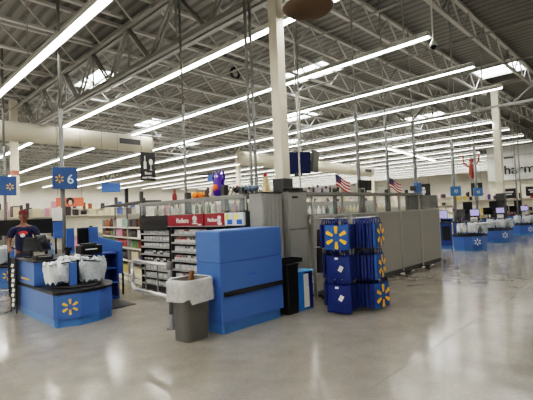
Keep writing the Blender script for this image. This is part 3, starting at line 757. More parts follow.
for b, items in plan.items():
    for si in range(5):
        row = [it for it in items if it[0] == si]
        if not row: continue
        seg = 1.08/len(row)
        for q, (s_, kind, c, r, h) in enumerate(row):
            yy = .07+q*seg
            while yy + 2*r < .07+(q+1)*seg+.001:
                lx, ly = .06+r+random.uniform(0, .02), yy+r
                wx = t_g[b].location.x + lx*math.cos(GA)+ly*math.sin(GA); wy = t_g[b].location.y - lx*math.sin(GA)+ly*math.cos(GA)
                product(kind, c, r, h*random.choice((1., .94)), (wx, wy, zsG[si]), '%s %s on the %s shelf of the %s' % (c, kn[kind], ordn[si] if si < 4 else 'top', bayn[b]), kn[kind], 'goods on the cream shelf bays', -GA)
                yy += 2.12*r
# ledge over racks with posts, acrylic back
t = thing('cage_ledge', 'long grey ledge above the tobacco racks holding toys', 'ledge', (4.6, 4.75, 1.84))
MB().b2((0, .28, -.035), (.45, 3.75, .035), .005).build('board', LEDGE, t)
for yy, h in ((.30, .1), (.78, .22), (1.9, .16), (3.66, .15)):
    MB().b2((.02, yy, -.26), (.12, yy+.09, h)).build('upright', DGREY, t)
t = thing('acrylic_screen', 'clear acrylic back rising above the cream shelf bays', 'screen', (4.72, 8.55, 1.525), -GA)
MB().b2((.36, 0, 0), (.366, 3.6, .37)).build('sheet', PLEXI, t)
for k in range(4): MB().b2((.35, k*1.18, 0), (.376, k*1.18+.03, .37)).build('clip_post', DGREY, t)
t = thing('cage_ledge', 'dark grey ledge above the cream shelf bays', 'ledge', (4.72, 8.55, 1.905), -GA)
MB().b2((0, 0, 0), (.45, 3.65, .04), .005).build('board', DGREY, t)
for yy, h in ((1.2, .32), (2.45, .5), (3.5, .3)):
    MB().b2((.36, yy, 0), (.44, yy+.09, h)).build('post', DGREY if yy != 2.45 else BLACK, t)
def case_bottle(kind, colour, loc, label, group): product(kind, colour, .042 if kind != 'box' else .05, .2, loc, label, kn[kind], group)
for i in range(17):
    yy = 5.05+i*.19
    c = 'green' if 6.15 < yy < 6.75 else random.choice(('white', 'cream', 'white', 'pink', 'mint'))
    product('bottle', c, .04, .21, (4.78, yy, 1.58), '%s bottle standing on top of the tobacco racks under the ledge' % c, 'bottle', 'bottles on top of the tobacco racks')
t = thing('acrylic_screen', 'clear acrylic front over the bottles above the red signs', 'screen', (4.6, 4.95, 1.60))
MB().b2((0, 0, 0), (.006, 3.45, .23)).build('sheet', PLEXI, t)
for k in range(4): MB().b2((-.01, k*1.14, 0), (.014, k*1.14+.02, .23)).build('clip_post', LGREY, t)

# decorations on the ledge (z = 1.875)
ZE = 1.876
def plush_pumpkin(y, r, lab):
    t = thing('plush_pumpkin', lab, 'plush', (4.75, y, ZE))
    mb = MB()
    for k in range(8):
        a = k*PI/4; mb.ball((r*.45*math.cos(a), r*.45*math.sin(a), r*.75), (r*.6, r*.6, r*.75), 10, 8)
    mb.build('body', ORANGE, t, True)
    MB().tube((0, 0, r*1.4), (.01, 0, r*1.8), r*.12, 8).build('stem', mat('stem_green', (84, 96, 50), .7), t)
plush_pumpkin(6.52, .085, 'orange plush pumpkin left of its smaller neighbour on the ledge'); plush_pumpkin(6.33, .07, 'smaller orange plush pumpkin on the ledge nearer the purple creature')
o = MB().box((0, 0, .07), (.09, .1, .14), 0, .01).ball((0, 0, .15), (.035, .04, .04)).build('toy_box', mat('dark_toy', (70, 50, 46), .6), None); o.location = (4.75, 6.15, ZE); tag(o, 'small dark brown toy on the ledge beside the orange pumpkins', 'toy')
o = MB().ball((0, 0, .05), (.05, .05, .05)).ball((0, 0, .12), (.04, .04, .045)).ball((0, .03, .165), (.012, .012, .02)).ball((0, -.03, .165), (.012, .012, .02)).build('plush_toy', mat('cream_plush', (226, 206, 186), .8), None, True); o.location = (4.72, 6.02, ZE); tag(o, 'pale plush toy at the foot of the purple creature', 'plush')
t = thing('inflatable_creature', 'purple inflatable creature with raised arms and orange belly on the ledge', 'inflatable', (4.78, 5.86, ZE))
MB().lathe([(.03, 0), (.10, .02), (.115, .12), (.10, .24), (.075, .32), (.07, .38), (.03, .44)], n=16).build('body', PURPLE, t, True)
for s in (-1, 1):
    MB().tube((0, s*.08, .24), (0, s*.16, .34), .035, 8, .028).tube((0, s*.16, .34), (0, s*.14, .45), .028, 8, .02).build('arm', PURPLE, t, True)
    MB().tube((0, s*.035, .4), (0, s*.06, .5), .022, 8, .006).build('horn', PURPLE, t, True)
    MB().ball((-.062, s*.028, .37), (.012, .018, .022)).build('eye', WHITE, t, True)
MB().ball((-.085, -.01, .16), (.05, .065, .07)).build('belly', mat('bright_orange', (236, 96, 36), .5), t, True)
for i, (y, lab) in enumerate(((5.33, 'black furry spider decoration on the ledge left of the blue-grey one'), (5.02, 'blue-grey spider decoration on the ledge near the pole'))):
    t = thing('spider_decoration', lab, 'decoration', (4.78, y, ZE))
    m = BLACK if i == 0 else mat('blue_grey_plush', (96, 110, 128), .7)
    MB().ball((0, 0, .085), (.08, .11, .055)).ball((0, -.12, .09), (.05, .05, .04)).build('body', m, t, True)
    for s in (-1, 1):
        for k in range(4):
            yy = -.09+.05*k; MB().path([(s*.04, yy, .09), (s*.1, yy*1.6, .14), (s*.14, yy*2.3, .0)], .008, 6).build('leg', m, t, True)
    MB().ball((0, .02, .14), (.02, .02, .03)).build('marking', REDF if i == 0 else WHITE, t, True)
# sign on an arm over the ledge
t = thing('hanging_sign', 'small blue sign on a dark bracket above the toy ledge', 'sign', (4.95, 6.68, ZE+.45))
MB().b2((-.03, -.62, .0), (0, 0, .03)).build('bracket', DGREY, t); MB().b2((-.025, -.62, -.12), (-.005, -.30, .0), .003).build('panel', BLUE, t)
# red figure & others toward the left part of the ledge
o = MB().lathe([(.04, 0), (.05, .03), (.045, .12), (.02, .16), (.03, .2), (.01, .23)], n=12).build('red_lantern', mat('dark_red_plastic', (132, 40, 36), .4), None, True); o.location = (4.75, 7.28, ZE); tag(o, 'dark red lantern on the ledge left of the tall upright', 'lantern')
t = thing('feather_wig', 'pale feathery wig with red topknot on top of the ribbed locker', 'decoration', (4.84, 4.72, 1.882))
mb = MB(); rnd = random.Random(3)
for k in range(30):
    a = rnd.uniform(0, 6.28); rr_ = rnd.uniform(.02, .075); mb.tube((rr_*math.cos(a), rr_*math.sin(a), 0), (rr_*.5*math.cos(a), rr_*.5*math.sin(a), rnd.uniform(.16, .29)), .014, 5, .004)
mb.build('strands', mat('straw_fibre', (206, 188, 150), .8), t); MB().ball((0, 0, .29), (.03, .03, .035)).build('topknot', REDF, t, True)
for k in range(8):
    o = MB().lathe([(.022, 0), (.024, .05), (.01, .06), (.01, .075)], n=10).build('ink_bottle', BLACK, None, True); o.location = (5.22+.055*k, 4.66, 1.901)
    tag(o, 'tiny black bottle in the row on top of the latch locker', 'bottle', 'black bottles on the locker')
LIL = mat('lilac_plastic', (176, 166, 196), .5)
for k in range(6):
    t = thing('figurine', 'lilac and black figurine standing on the ledge right of the lockers', 'figurine', (5.86+.13*k, 4.62, ZE), 0, 'figurines on the ledge')
    h = .10+.05*((k*7) % 3)/2
    MB().lathe([(.03, 0), (.032, .012), (.014, .03), (.02, h*.6), (.008, h*.7)], n=10).build('body', BLACK if k % 2 else LIL, t, True); MB().ball((0, 0, h*.8), (.022, .022, .026), 8, 6).build('head', LIL if k % 2 else BLACK, t, True)
t = thing('high_heel_shoe', 'black curved shoe decoration at the end of the figurine row', 'decoration', (6.72, 4.62, ZE), 0)
MB().path([(-.08, 0, .02), (-.02, 0, .02), (.03, 0, .06), (.07, 0, .1)], .022, 8).tube((.07, 0, .1), (.07, 0, .0), .008, 6).build('shell', BLACK, t, True)
# flags
def flag(x, label):
    t = thing('small_flag', label, 'flag', (x, 4.66, ZE), -.8)
    MB().lathe([(.04, 0), (.04, .012), (.01, .02)], n=12).build('base', BLACK, t); MB().tube((0, 0, .01), (-.03, 0, .36), .006, 6).build('staff', LGREY, t)
    def P(u, v): # drooping cloth; u along the fly, v down the hoist
        return Vector((-.03+.30*u*.95, -.02*math.sin(6*u), .36-.22*v-.26*u*.6+.02*math.sin(5*u+1)))
    n = 7
    for col_, nm, rows in ((REDF, 'red_stripes', range(0, n, 2)), (WHITE, 'white_stripes', range(1, n, 2))):
        mb = MB()
        for r_ in rows:
            for q in range(8):
                mb.quad(P(q/8, r_/n), P((q+1)/8, r_/n), P((q+1)/8, (r_+1)/n), P(q/8, (r_+1)/n))
        mb.build(nm, col_, t)
    mb = MB(); off = Vector((0, -.004, 0))
    for q in range(3): mb.quad(P(q/8, 0)+off, P((q+1)/8, 0)+off, P((q+1)/8, 4/n)+off, P(q/8, 4/n)+off)
    mb.build('canton', FLAGB, t)
    mb = MB()
    for a in range(4):
        for b in range(3):
            c = P((a+.5)/10, (b+.5)*4/(3*n)); mb.box(c+Vector((0, -.007, 0)), (.01, .002, .01))
    mb.build('star_pattern', WHITE, t)
flag(6.82, 'small striped flag on the ledge left of the camera box'); flag(9.02, 'small striped flag on the ledge right of the camera box')
t = thing('register_monitor', 'black register monitor back on the ledge between the two flags', 'monitor', (7.88, 4.66, ZE))
MB().b2((-.1, -.08, 0), (.1, .08, .015), .004).build('base', BLACK, t); MB().tube((0, 0, .01), (0, 0, .2), .02, 8).build('neck', DGREY, t); MB().b2((-.27, -.03, .11), (.08, .02, .28), .01).build('casing', BLACK, t); MB().b2((.0, -.05, .06), (.18, .0, .28), .01).build('second_casing', BLACKM, t)
t = thing('blue_device', 'blue display device with a black arm near the right end of the ledge', 'device', (10.42, 4.66, ZE-.01))
MB().b2((-.05, -.05, 0), (.22, .06, .30), .015).build('casing', BLUE, t); MB().b2((-.34, -.02, .08), (-.05, .02, .2), .01).build('arm', BLACK, t); MB().b2((-.03, -.056, .06), (.2, -.05, .26)).build('face', SIGNL, t)
for k, (x, lab) in enumerate(((7.35, 'clear jar with a silver lid on the ledge left of the camera box'), (8.55, 'clear jar with a silver lid on the ledge left of the second flag'), (7.02, 'tan jar on the ledge beside the first flag'))):
    t = thing('glass_jar', lab, 'jar', (x, 4.64, ZE))
    MB().lathe([(.055, 0), (.06, .01), (.06, .13), (.05, .15)], n=14).build('body', PLEXI if k < 2 else mat('tan_glass', (186, 168, 136), .2), t, True); MB().lathe([(.052, .15), (.052, .18)], n=14).build('lid', LGREY, t)

# poles over the enclosure
pole(5.0, 7.23, 'slim dark pole standing on the ledge line left of the purple creature', .028, m=STEEL)
pole(4.98, 5.2, 'left tube of the paired grey poles left of the cream column', .026, r2=.026); pole(5.06, 5.16, 'right tube of the paired grey poles left of the cream column', .026, r2=.026)
pole(6.32, 5.2, 'slim pale pole just right of the cream column', .02, m=LGREY)
pole(8.15, 4.98, 'grey pole rising left of the camera box', .04, r2=.015); pole(9.52, 4.98, 'grey pole rising left of the right-hand flag', .035, r2=.015); pole(11.1, 4.98, 'grey pole rising beside the blue device', .045, r2=.015)

# shelving inside the cage seen through the acrylic
t = rack('shelf_bay', 'shelving of pale goods seen through the acrylic inside the cage', 0, 0, 5.6, 1.78, [1.2, 1.45], LGREY, LGREY, RED, .4, 'shelf bay')
t.location = (11.35, 6.4, 0); t.rotation_euler = (0, 0, PI/2)
t['label'] = 'long pale shelving seen through the acrylic inside the cage'
for si, z in enumerate((1.2, 1.45)):
    for k in range(28):
        c = random.choice(('white', 'cream', 'cream', 'mint', 'white', 'pink', 'dark', 'amber'))
        product('bottle', c, .05, .21, (5.95+k*.19, 6.5, z), '%s bottle on the %s shelf inside the cage' % (c, ('lower', 'upper')[si]), 'bottle', 'bottles inside the cage')

# ------------------------------------------------------------------ ceiling screens and hanging signs
t = thing('ceiling_screen', 'dark blue screen pair hanging right of the cream column', 'screen', (7.22, 6.0, 2.65))
MB().box((0, 0, 0), (.62, .07, .50), -.62, .012, .16).build('casing', BLACK, t)
MB().box((-.026, -.040, .0), (.58, .012, .45), -.62, 0, .16).build('screen', SCREEN, t)
MB().box((.50, -.12, .05), (.42, .07, .50), .35, .012, .1).build('side_casing', mat('olive_grey_plastic', (92, 94, 88), .5), t)
MB().tube((.28, .1, .1), (.28, .1, ZD-2.65), .025, 8).build('drop_pole', LGREY, t)
MB().b2((-.10, -.09, -.30), (.06, .02, -.22), .01).build('sensor', BLACK, t)
t = thing('category_sign', 'black hanging sign with bottle and glass icons above the left shelves', 'sign', (6.86, 12.0, 3.2), -.1)
MB().b2((-.25, -.02, -.46), (.25, .02, .46), .004).build('panel', mat('charcoal_sign', (42, 42, 44), .5), t)
mb = MB()
mb.b2((-.15, -.026, -.08), (-.06, -.02, .16)); mb.b2((-.12, -.026, .16), (-.09, -.02, .34))
mb.b2((.085, -.026, -.10), (.105, -.02, .06)); mb.b2((.05, -.026, -.12), (.14, -.02, -.1))
n = 16; mb.bm.faces.new([mb.bm.verts.new((.095+.065*math.cos(2*PI*k/n), -.026, .15+.10*math.sin(2*PI*k/n))) for k in range(n)])
mb.build('icon', WHITE, t)
text('lettering', 'Beer', .13, (0, -.026, -.22), FACE_Y, WHITE, t); text('lettering', 'and Wine', .11, (0, -.026, -.36), FACE_Y, WHITE, t)
for s in (-.2, .2): MB().tube((s, 0, .46), (s, 0, ZD-3.2), .006, 6).build('wire', STEEL, t)
# orange poster and blue signs farther left
t = thing('hanging_banner', 'orange banner with a dark figure hung beyond the lane 6 sign', 'banner', (4.62, 12.6, 2.1), -.1)
OB = mat('coral_banner', (226, 116, 92), .6)
MB().b2((-.38, -.01, -.13), (.38, .01, .13)).build('cloth', OB, t)
MB().ball((0, -.012, .02), (.11, .012, .12)).build('dark_hair', BLACK, t, True); MB().ball((0, -.02, -.02), (.055, .012, .075)).build('face', mat('banner_pink', (236, 190, 170), .6), t, True)
for s in (-.33, .33): MB().tube((s, 0, .13), (s, 0, ZD-2.1), .005, 6).build('wire', STEEL, t)
t = thing('hanging_sign', 'small blue aisle sign hanging beyond the cream shelf bays', 'sign', (6.3, 13.5, 2.62), -.3)
MB().b2((-.3, -.02, -.16), (.3, .02, .16), .004).build('panel', BLUE, t)
for s in (-.25, .25): MB().tube((s, 0, .16), (s, 0, ZD-2.62), .005, 6).build('wire', STEEL, t)
# right-hand signs
def black_sign(loc, rz, w, h, label, icon):
    t = thing('hanging_sign', label, 'sign', loc, rz)
    MB().b2((-w/2, -.02, -h/2), (w/2, .02, h/2), .004).build('panel', mat('charcoal_sign', (42, 42, 44), .5), t)
    mb = MB()
    if icon == 'person':
        mb.ball((0, -.022, h*.2), (h*.1, .01, h*.1)); mb.b2((-h*.13, -.026, -h*.12), (h*.13, -.02, h*.08)); mb.b2((-h*.05, -.026, -h*.3), (h*.05, -.02, -h*.1)); mb.b2((-h*.2, -.026, -h*.38), (h*.2, -.02, -h*.32))
    else:
        mb.b2((-w*.34, -.026, h*.08), (w*.34, -.02, h*.2)); mb.b2((-w*.26, -.026, -h*.14), (w*.26, -.02, -h*.03))
    mb.build('icon', WHITE, t)
    for s in (-w*.4, w*.4): MB().tube((s, 0, h/2), (s, 0, ZD-loc[2]), .005, 6).build('wire', STEEL, t)
black_sign((15.6, 6.7, 2.1), -.95, .5, .58, 'black hanging sign with a white pictogram beside the first pale blue sign', 'person')
black_sign((23.2, 5.7, 1.98), -1.2, .75, .5, 'black two-line hanging sign just right of the pharmacy column', 'lines')
black_sign((25.5, 5.0, 2.08), -1.2, .75, .5, 'black two-line hanging sign under the pharmacy lettering', 'lines')
black_sign((21.4, 6.56, 2.25), -1.2, .5, .6, 'dark hanging sign with pale mark left of the pharmacy column', 'person')
t = thing('hanging_decoration', 'orange-red paper skeleton decoration hanging above the right-hand kiosks', 'decoration', (19.2, 6.05, 2.62))
mb = MB(); RO = mat('rust_orange_paper', (150, 70, 54), .6)
mb.lathe([(.02, 0), (.08, .1), (.13, .35), (.10, .6), (.04, .72)], n=12).build('body', RO, t, True)
MB().ball((0, 0, .82), (.10, .10, .12)).build('head', RO, t, True)
for s in (-1, 1): MB().path([(0, s*.12, .55), (-.05, s*.3, .75), (0, s*.34, 1.1)], .035, 8).build('arm', RO, t, True)
MB().tube((0, 0, .9), (0, 0, ZD-2.4), .005, 6).build('wire', STEEL, t)

# right-hand lanes clutter: monitors, cabinets, side counters
mons = [(15.3, 5.95, SCREENL, 'lilac-lit monitor on the side counter left of the first right-hand kiosk', .925), (15.75, 5.2, SCREEND, 'dark monitor on the scanner top of the kiosk nearest the partition', .925), (18.7, 5.6, SCREENL, 'lilac-lit monitor left of the second right-hand kiosk', .925), (18.9, 5.0, SCREEND, 'dark monitor on the second kiosk of the right-hand row', .925), (22.6, 4.9, SCREEND, 'dark monitor on the kiosk at the right picture edge', .925)]
def side_counter(loc, label, top):
    t = thing('side_counter', label, 'counter', loc)
    t.rotation_euler = (0, 0, math.radians(18)); MB().b2((0, 0, 0), (.55, .5, .1)).build('plinth', BLUEP, t); MB().b2((0, 0, .1), (.55, .5, .9), .01).build('body', BLUE2, t); MB().b2((-.02, -.015, .9), (.57, .52, .925), .005).build('top', BLACK, t); MB().b2((-.008, .05, .3), (0, .3, .8)).build('opening_shade_sheet', BLACK, t)  # flat black sheet stands for the shade inside an opening
    return t
side_counter((14.8, 5.44, 0), 'dark blue side counter between the partition and the first right-hand kiosk', 1)
side_counter((18.1, 5.48, 0), 'dark blue side counter left of the second right-hand kiosk', 1)
side_counter((22.0, 5.44, 0), 'dark blue side counter left of the kiosk at the right edge', 1)
monitor((15.0, 5.85, .925), -.9, .46, .32, SCREENL, mons[0][3], .1, .12)
monitor((18.25, 5.9, .925), -.9, .46, .32, SCREENL, mons[2][3], .1, .12)
t = thing('scanner_hood', 'bright blue scanner hood on the first right-hand side counter', 'scanner', (15.2, 5.72, .925), .3)
MB().b2((-.15, -.2, 0), (.15, .2, .14), .02).build('casing', BLUE, t); MB().b2((-.155, -.16, .03), (-.15, .16, .1)).build('glass', SCREEND, t)
o = MB().ball((0, 0, .16), (.16, .16, .16), 16, 10).tube((0, 0, .3), (.02, 0, .38), .02, 8).build('pumpkin_ball', mat('orange_ball', (222, 96, 48), .6), None, True); o.location = (18.5, 5.76, .925); tag(o, 'round orange pumpkin on the second right-hand side counter', 'pumpkin')

def kl(o, lx, ly, z=.925):
    return tuple(o.matrix_basis @ Vector((lx, ly, z)))
for o, nm in ((KA, 'kiosk nearest the partition'), (KB, 'second right-hand kiosk'), (KC, 'kiosk at the right edge')):
    bpy.context.view_layer.update()
    monitor(kl(o, .25, 1.45), math.radians(-72), .36, .30, SCREEND, 'black register monitor facing out on the '+nm, .2, .14)
    monitor(kl(o, .72, 1.75), math.radians(-60), .34, .26, SCREENL, 'small lilac-lit display on the '+nm, .2, .16)
    t = thing('receipt_printer', 'pale receipt printer on the scanner top of the '+nm, 'printer', kl(o, .68, 1.2), math.radians(-72))
    MB().b2((-.11, -.1, 0), (.11, .1, .13), .02).build('body', WHITEM, t); MB().b2((-.08, -.104, .07), (.08, -.098, .09)).build('paper_slot', BLACK, t)
    t = thing('display_tower', 'dark slim display tower rising at the back of the '+nm, 'display', kl(o, .5, 2.25, 0), math.radians(-72))
    MB().b2((-.18, -.05, 0), (.18, .05, .06), .01).build('base', BLACK, t); MB().b2((-.13, -.03, .06), (.13, .03, 1.5), .01).build('column_body', DGREY, t); MB().b2((-.16, -.045, 1.2), (.16, .0, 1.62), .01).build('screen_casing', BLACK, t)

# ------------------------------------------------------------------ reusable bag rack
RKX, RKY = 5.52, 3.66
d1 = Vector((-.95, -.31, 0)).normalized()       # towards the camera's left
d2 = Vector((.31, -.95, 0)).normalized()        # towards the right
t = thing('bag_rack', 'chrome four-way rack hung with blue reusable shopping bags', 'rack', (RKX, RKY, 0))
for a, b in ((1, 1), (1, -1), (-1, 1), (-1, -1)):
    p = d1*.12*a+d2*.12*b; MB().tube(p+Vector((0, 0, .03)), p+Vector((0, 0, 1.46)), .016, 8).build('upright', STEEL, t, True)
mb = MB(); 
for z in (.05, 1.45):
    q = [d1*.12+d2*.12, d1*.12-d2*.12, -d1*.12-d2*.12, -d1*.12+d2*.12]
    for k in range(4): mb.tube(q[k]+Vector((0, 0, z)), q[(k+1) % 4]+Vector((0, 0, z)), .014, 8)
mb.build('frame', STEEL, t, True)
MB().tube(-d1*.4+Vector((0, 0, .05)), d1*.4+Vector((0, 0, .05)), .016, 8).tube(-d2*.4+Vector((0, 0, .05)), d2*.4+Vector((0, 0, .05)), .016, 8).build('foot', STEEL, t, True)
tiers = (1.40, .93, .50)
for z in tiers:
    for dd in (d1, -d1, d2, -d2):
        for s in (-.05, .05):
            n = Vector((-dd.y, dd.x, 0))*s
            MB().tube(dd*.12+n+Vector((0, 0, z)), dd*.52+n+Vector((0, 0, z+.02)), .006, 6).build('prong', CHROME, t, True)
def bag_proto(w, h, spark, seed, name='reusable_bag', tag_=False, mm=BAGB):
    """hangs below its origin, face towards local -y"""
    rnd = random.Random(seed); ph = rnd.uniform(0, 6)
    root = thing(name, 'x', 'bag')
    mb = MB()
    def f(sgn):
        def g(u, v):
            x = (u-.5)*w*(.94+.06*v); z = -.10-v*(h-.10)
            th = .018+.016*math.sin(PI*u)*math.sin(PI*min(1, v*.9+.1))
            return (x, sgn*th+.008*math.sin(9*u+ph+4*v)*math.sin(PI*v), z+.006*math.sin(7*u+ph))
        return g
    mb.grid(f(-1), 8, 8); mb.grid(f(1), 8, 8)
    bmesh.ops.remove_doubles(mb.bm, verts=mb.bm.verts, dist=.0005)
    mb.quad((-w/2, -.018, -h), (w/2, -.018, -h), (w/2, .018, -h), (-w/2, .018, -h))
    for s in (-1, 1):
        mb.quad((s*w*.47, -.018, -.10), (s*w*.47, .018, -.10), (s*w*.5, .018, -h), (s*w*.5, -.018, -h))
    mb.build('body', mm, root, True)
    mb = MB()
    for s in (-1, 1): mb.path([(-w*.25, s*.02, -.12), (-w*.2, s*.012, -.03), (0, 0, 0.0), (w*.2, s*.012, -.03), (w*.25, s*.02, -.12)], .007, 6)
    mb.build('handle', BAGB, root, True)
    if spark: spark_mb(min(w, h-.1)*.46, FACE_Y, (0, -.046, -.10-(h-.1)*.5), .17).build('spark', YELLOW, root)
    if tag_:
        MB().box((.04, -.05, -.12-h*.32), (.06, .003, .085), 0, 0, 0, .5).build('price_tag', WHITE, root)
        MB().box((-.02, -.045, -.13), (.05, .003, .03)).build('label_patch', WHITE, root)
    return root
def yaw_for(n): return math.atan2(n.y, n.x)+PI/2   # local -y -> n
pb_s = bag_proto(.37, .47, True, 1, mm=BAGS); pb_p = bag_proto(.36, .50, False, 2, tag_=True); pb_d = bag_proto(.36, .46, False, 3)
used = set()
def put(proto, loc, n, label, group=None, rz=0.):
    if proto not in used: o = proto; used.add(proto)
    else: o = copy_tree(proto)
    o.location = loc; o.rotation_euler = (0, 0, yaw_for(n)+rz); o['label'] = label
    if group: o['group'] = group
    elif 'group' in o: del o['group']
    return o
R0 = Vector((RKX, RKY, 0))
put(pb_s, R0+d1*.48+Vector((0, 0, 1.42)), d1, 'bright blue reusable bag with big yellow spark facing the camera, top of the rack', None)
put(pb_p, R0+d1*.46+Vector((0, 0, .955)), d1, 'plain dark blue reusable bag with white price tag in the middle tier', None)
put(pb_p, R0+d1*.50+Vector((0, 0, .535)), d1, 'plain dark blue reusable bag with white price tag lowest on the rack front', None)
for ti, z in enumerate(tiers):
    tn = ('top', 'middle', 'lowest')[ti]
    for k in range(3):
        put(pb_d, R0+d1*(.18+.085*k)+Vector((0, 0, z+.01)), d1, 'dark blue bag stacked behind the front bag in the %s tier' % tn, 'bags behind the front of the rack', random.uniform(-.08, .08))
    for k in range(6):
        put(pb_d, R0+d2*(.17+.052*k)+Vector((0, 0, z+.012)), d2, 'dark blue bag packed edge-on on the right side, %s tier' % tn, 'edge-on bags on the right side of the rack', random.uniform(-.06, .06))
    put(pb_s, R0+d2*.50+Vector((0, 0, z+.02 if ti < 2 else z+.005)), d2, 'yellow-spark blue bag at the right end of the %s tier' % tn, None, -.12 if ti < 2 else -.45)
    for k in range(4):
        put(pb_d, R0-d2*(.17+.055*k)+Vector((0, 0, z+.012)), -d2, 'dark blue bag packed edge-on on the left side, %s tier' % tn, 'edge-on bags on the left side of the rack', random.uniform(-.08, .08))

# ------------------------------------------------------------------ person
def skin_obj(name, J, E, m, parent, root=0, sub=1):
    me = bpy.data.meshes.new(name); me.from_pydata([j[0] for j in J], E, []); me.materials.append(m)
    o = bpy.data.objects.new(name, me); COL.objects.link(o); o.parent = parent
    sm = o.modifiers.new('skin', 'SKIN'); sm.use_smooth_shade = True; sm.branch_smoothing = .3
    sv = me.skin_vertices[0].data if me.skin_vertices else None
    if sv is None:
        bpy.context.view_layer.update(); sv = me.skin_vertices[0].data
    for i, j in enumerate(J):
        r = j[1]; sv[i].radius = (r, r) if not isinstance(r, tuple) else r
        sv[i].use_root = (i == root)
    ss = o.modifiers.new('sub', 'SUBSURF'); ss.levels = sub; ss.render_levels = sub
    return o
def build_person(loc, rz):
    t = thing('person', 'person in a navy printed t-shirt and maroon cap standing behind lane 6', 'person', loc, rz)
    J = [((0, 0, .95), (.15, .10)), ((0, 0, 1.12), (.14, .10)), ((0, 0, 1.32), (.17, .11)), ((0, .01, 1.46), (.09, .08)), ((0, .0, 1.53), .055), ((0, -.02, 1.60), .06)]
    E = [(0, 1), (1, 2), (2, 3), (3, 4), (4, 5)]
    def add(p, r, par): J.append((p, r)); E.append((par, len(J)-1)); return len(J)-1
    for s in (-1, 1):
        a = add((s*.19, .0, 1.42), .06, 3); b = add((s*.27, -.02, 1.16), .042, a)
        c = add((s*.24, -.22, 1.02), .033, b); d = add((s*.22, -.28, 1.01), .03, c)
        for k, (dx, L) in enumerate(((-.03, .06), (-.012, .078), (.008, .074), (.026, .058))):
            e = add((s*.22+dx, -.32, 1.005), .0095, d); f = add((s*.22+dx*1.1, -.32-L*.6, .985), .0085, e); add((s*.22+dx*1.1, -.32-L*.8, .955), .0075, f)
        th = add((s*.22-s*.04, -.29, 1.0), .011, d); add((s*.22-s*.055, -.33, .985), .009, th)
        h = add((s*.1, 0, .86), .095, 0); k_ = add((s*.11, -.01, .5), .065, h); an = add((s*.11, .02, .1), .045, k_); add((s*.12, -.12, .05), .04, an)
    skin_obj('body', J, E, SKIN, t)
    # head with features
    hd = MB().ball((0, -.02, 1.675), (.078, .098, .118), 20, 14).ball((0, -.118, 1.665), (.016, .022, .026), 8, 6).ball((.08, 0, 1.67), (.014, .028, .034), 8, 6).ball((-.08, 0, 1.67), (.014, .028, .034), 8, 6).ball((0, -.075, 1.595), (.05, .045, .035), 10, 8).build('head', SKIN, t, True)
    MB().ball((.03, -.105, 1.69), (.014, .01, .009), 8, 6).ball((-.03, -.105, 1.69), (.014, .01, .009), 8, 6).build('eye', WHITE, hd, True)
    MB().ball((.03, -.114, 1.69), (.006, .004, .006), 8, 6).ball((-.03, -.114, 1.69), (.006, .004, .006), 8, 6).build('pupil', BLACK, hd, True)
    MB().ball((0, -.112, 1.622), (.026, .01, .008), 8, 6).build('mouth', mat('lip_brown', (110, 60, 54), .5), hd, True)
    MB().ball((0, .01, 1.70), (.085, .10, .105), 16, 10).build('hair', mat('black_hair', (24, 20, 20), .7), t, True)
    cp = MB(); cp.lathe([(.09, 1.72), (.094, 1.745), (.085, 1.79), (.05, 1.82), (.004, 1.828)], (0, -.012, 0), 18); cp.build('cap', MAROON, t, True)
    MB().box((0, -.145, 1.728), (.13, .10, .012), 0, .004, .12).build('cap_brim', MAROON, t)
    # shirt
    S = [((0, 0, .84), (.19, .14)), ((0, 0, 1.12), (.175, .13)), ((0, 0, 1.32), (.2, .135)), ((0, .01, 1.44), (.125, .10)), ((0, .005, 1.49), .072)]
    SE = [(0, 1), (1, 2), (2, 3), (3, 4)]
    for s in (-1, 1):
        S.append(((s*.2, 0, 1.415), .085)); SE.append((3, len(S)-1)); S.append(((s*.26, -.012, 1.22), .07)); SE.append((len(S)-2, len(S)-1))
    skin_obj('shirt', S, SE, NAVY, t)
    pr_ = MB().ball((0, -.150, 1.33), (.085, .02, .045), 12, 8).build('shirt_print', mat('print_red', (190, 50, 50), .7), t, True)
    MB().ball((-.01, -.168, 1.285), (.045, .012, .04), 12, 8).build('shirt_print', WHITE, t, True)
    T = [((0, 0, 1.0), (.165, .12)), ((0, 0, .88), (.17, .125))]; TE = [(0, 1)]
    for s in (-1, 1):
        i = len(T); T += [((s*.1, 0, .8), .11), ((s*.11, -.01, .5), .085), ((s*.11, .02, .11), .075)]; TE += [(1, i), (i, i+1), (i+1, i+2)]
    skin_obj('trousers', T, TE, DENIM, t)
    for s in (-1, 1): MB().ball((s*.115, -.06, .045), (.055, .14, .05), 12, 8).build('shoe', BLACK, t, True)
    return t
build_person((2.62, 9.75, 0), -.35)
t = thing('display_backboard', 'wide black display board on two legs standing behind the person in navy', 'panel', (3.0, 10.4, 0), -.15)
MB().b2((-.72, 0, 1.28), (.66, .06, 1.62), .01).build('casing', BLACK, t)
for s in (-.5, .45): MB().b2((s-.02, .01, 0), (s+.02, .05, 1.28)).build('leg', BLACKM, t)
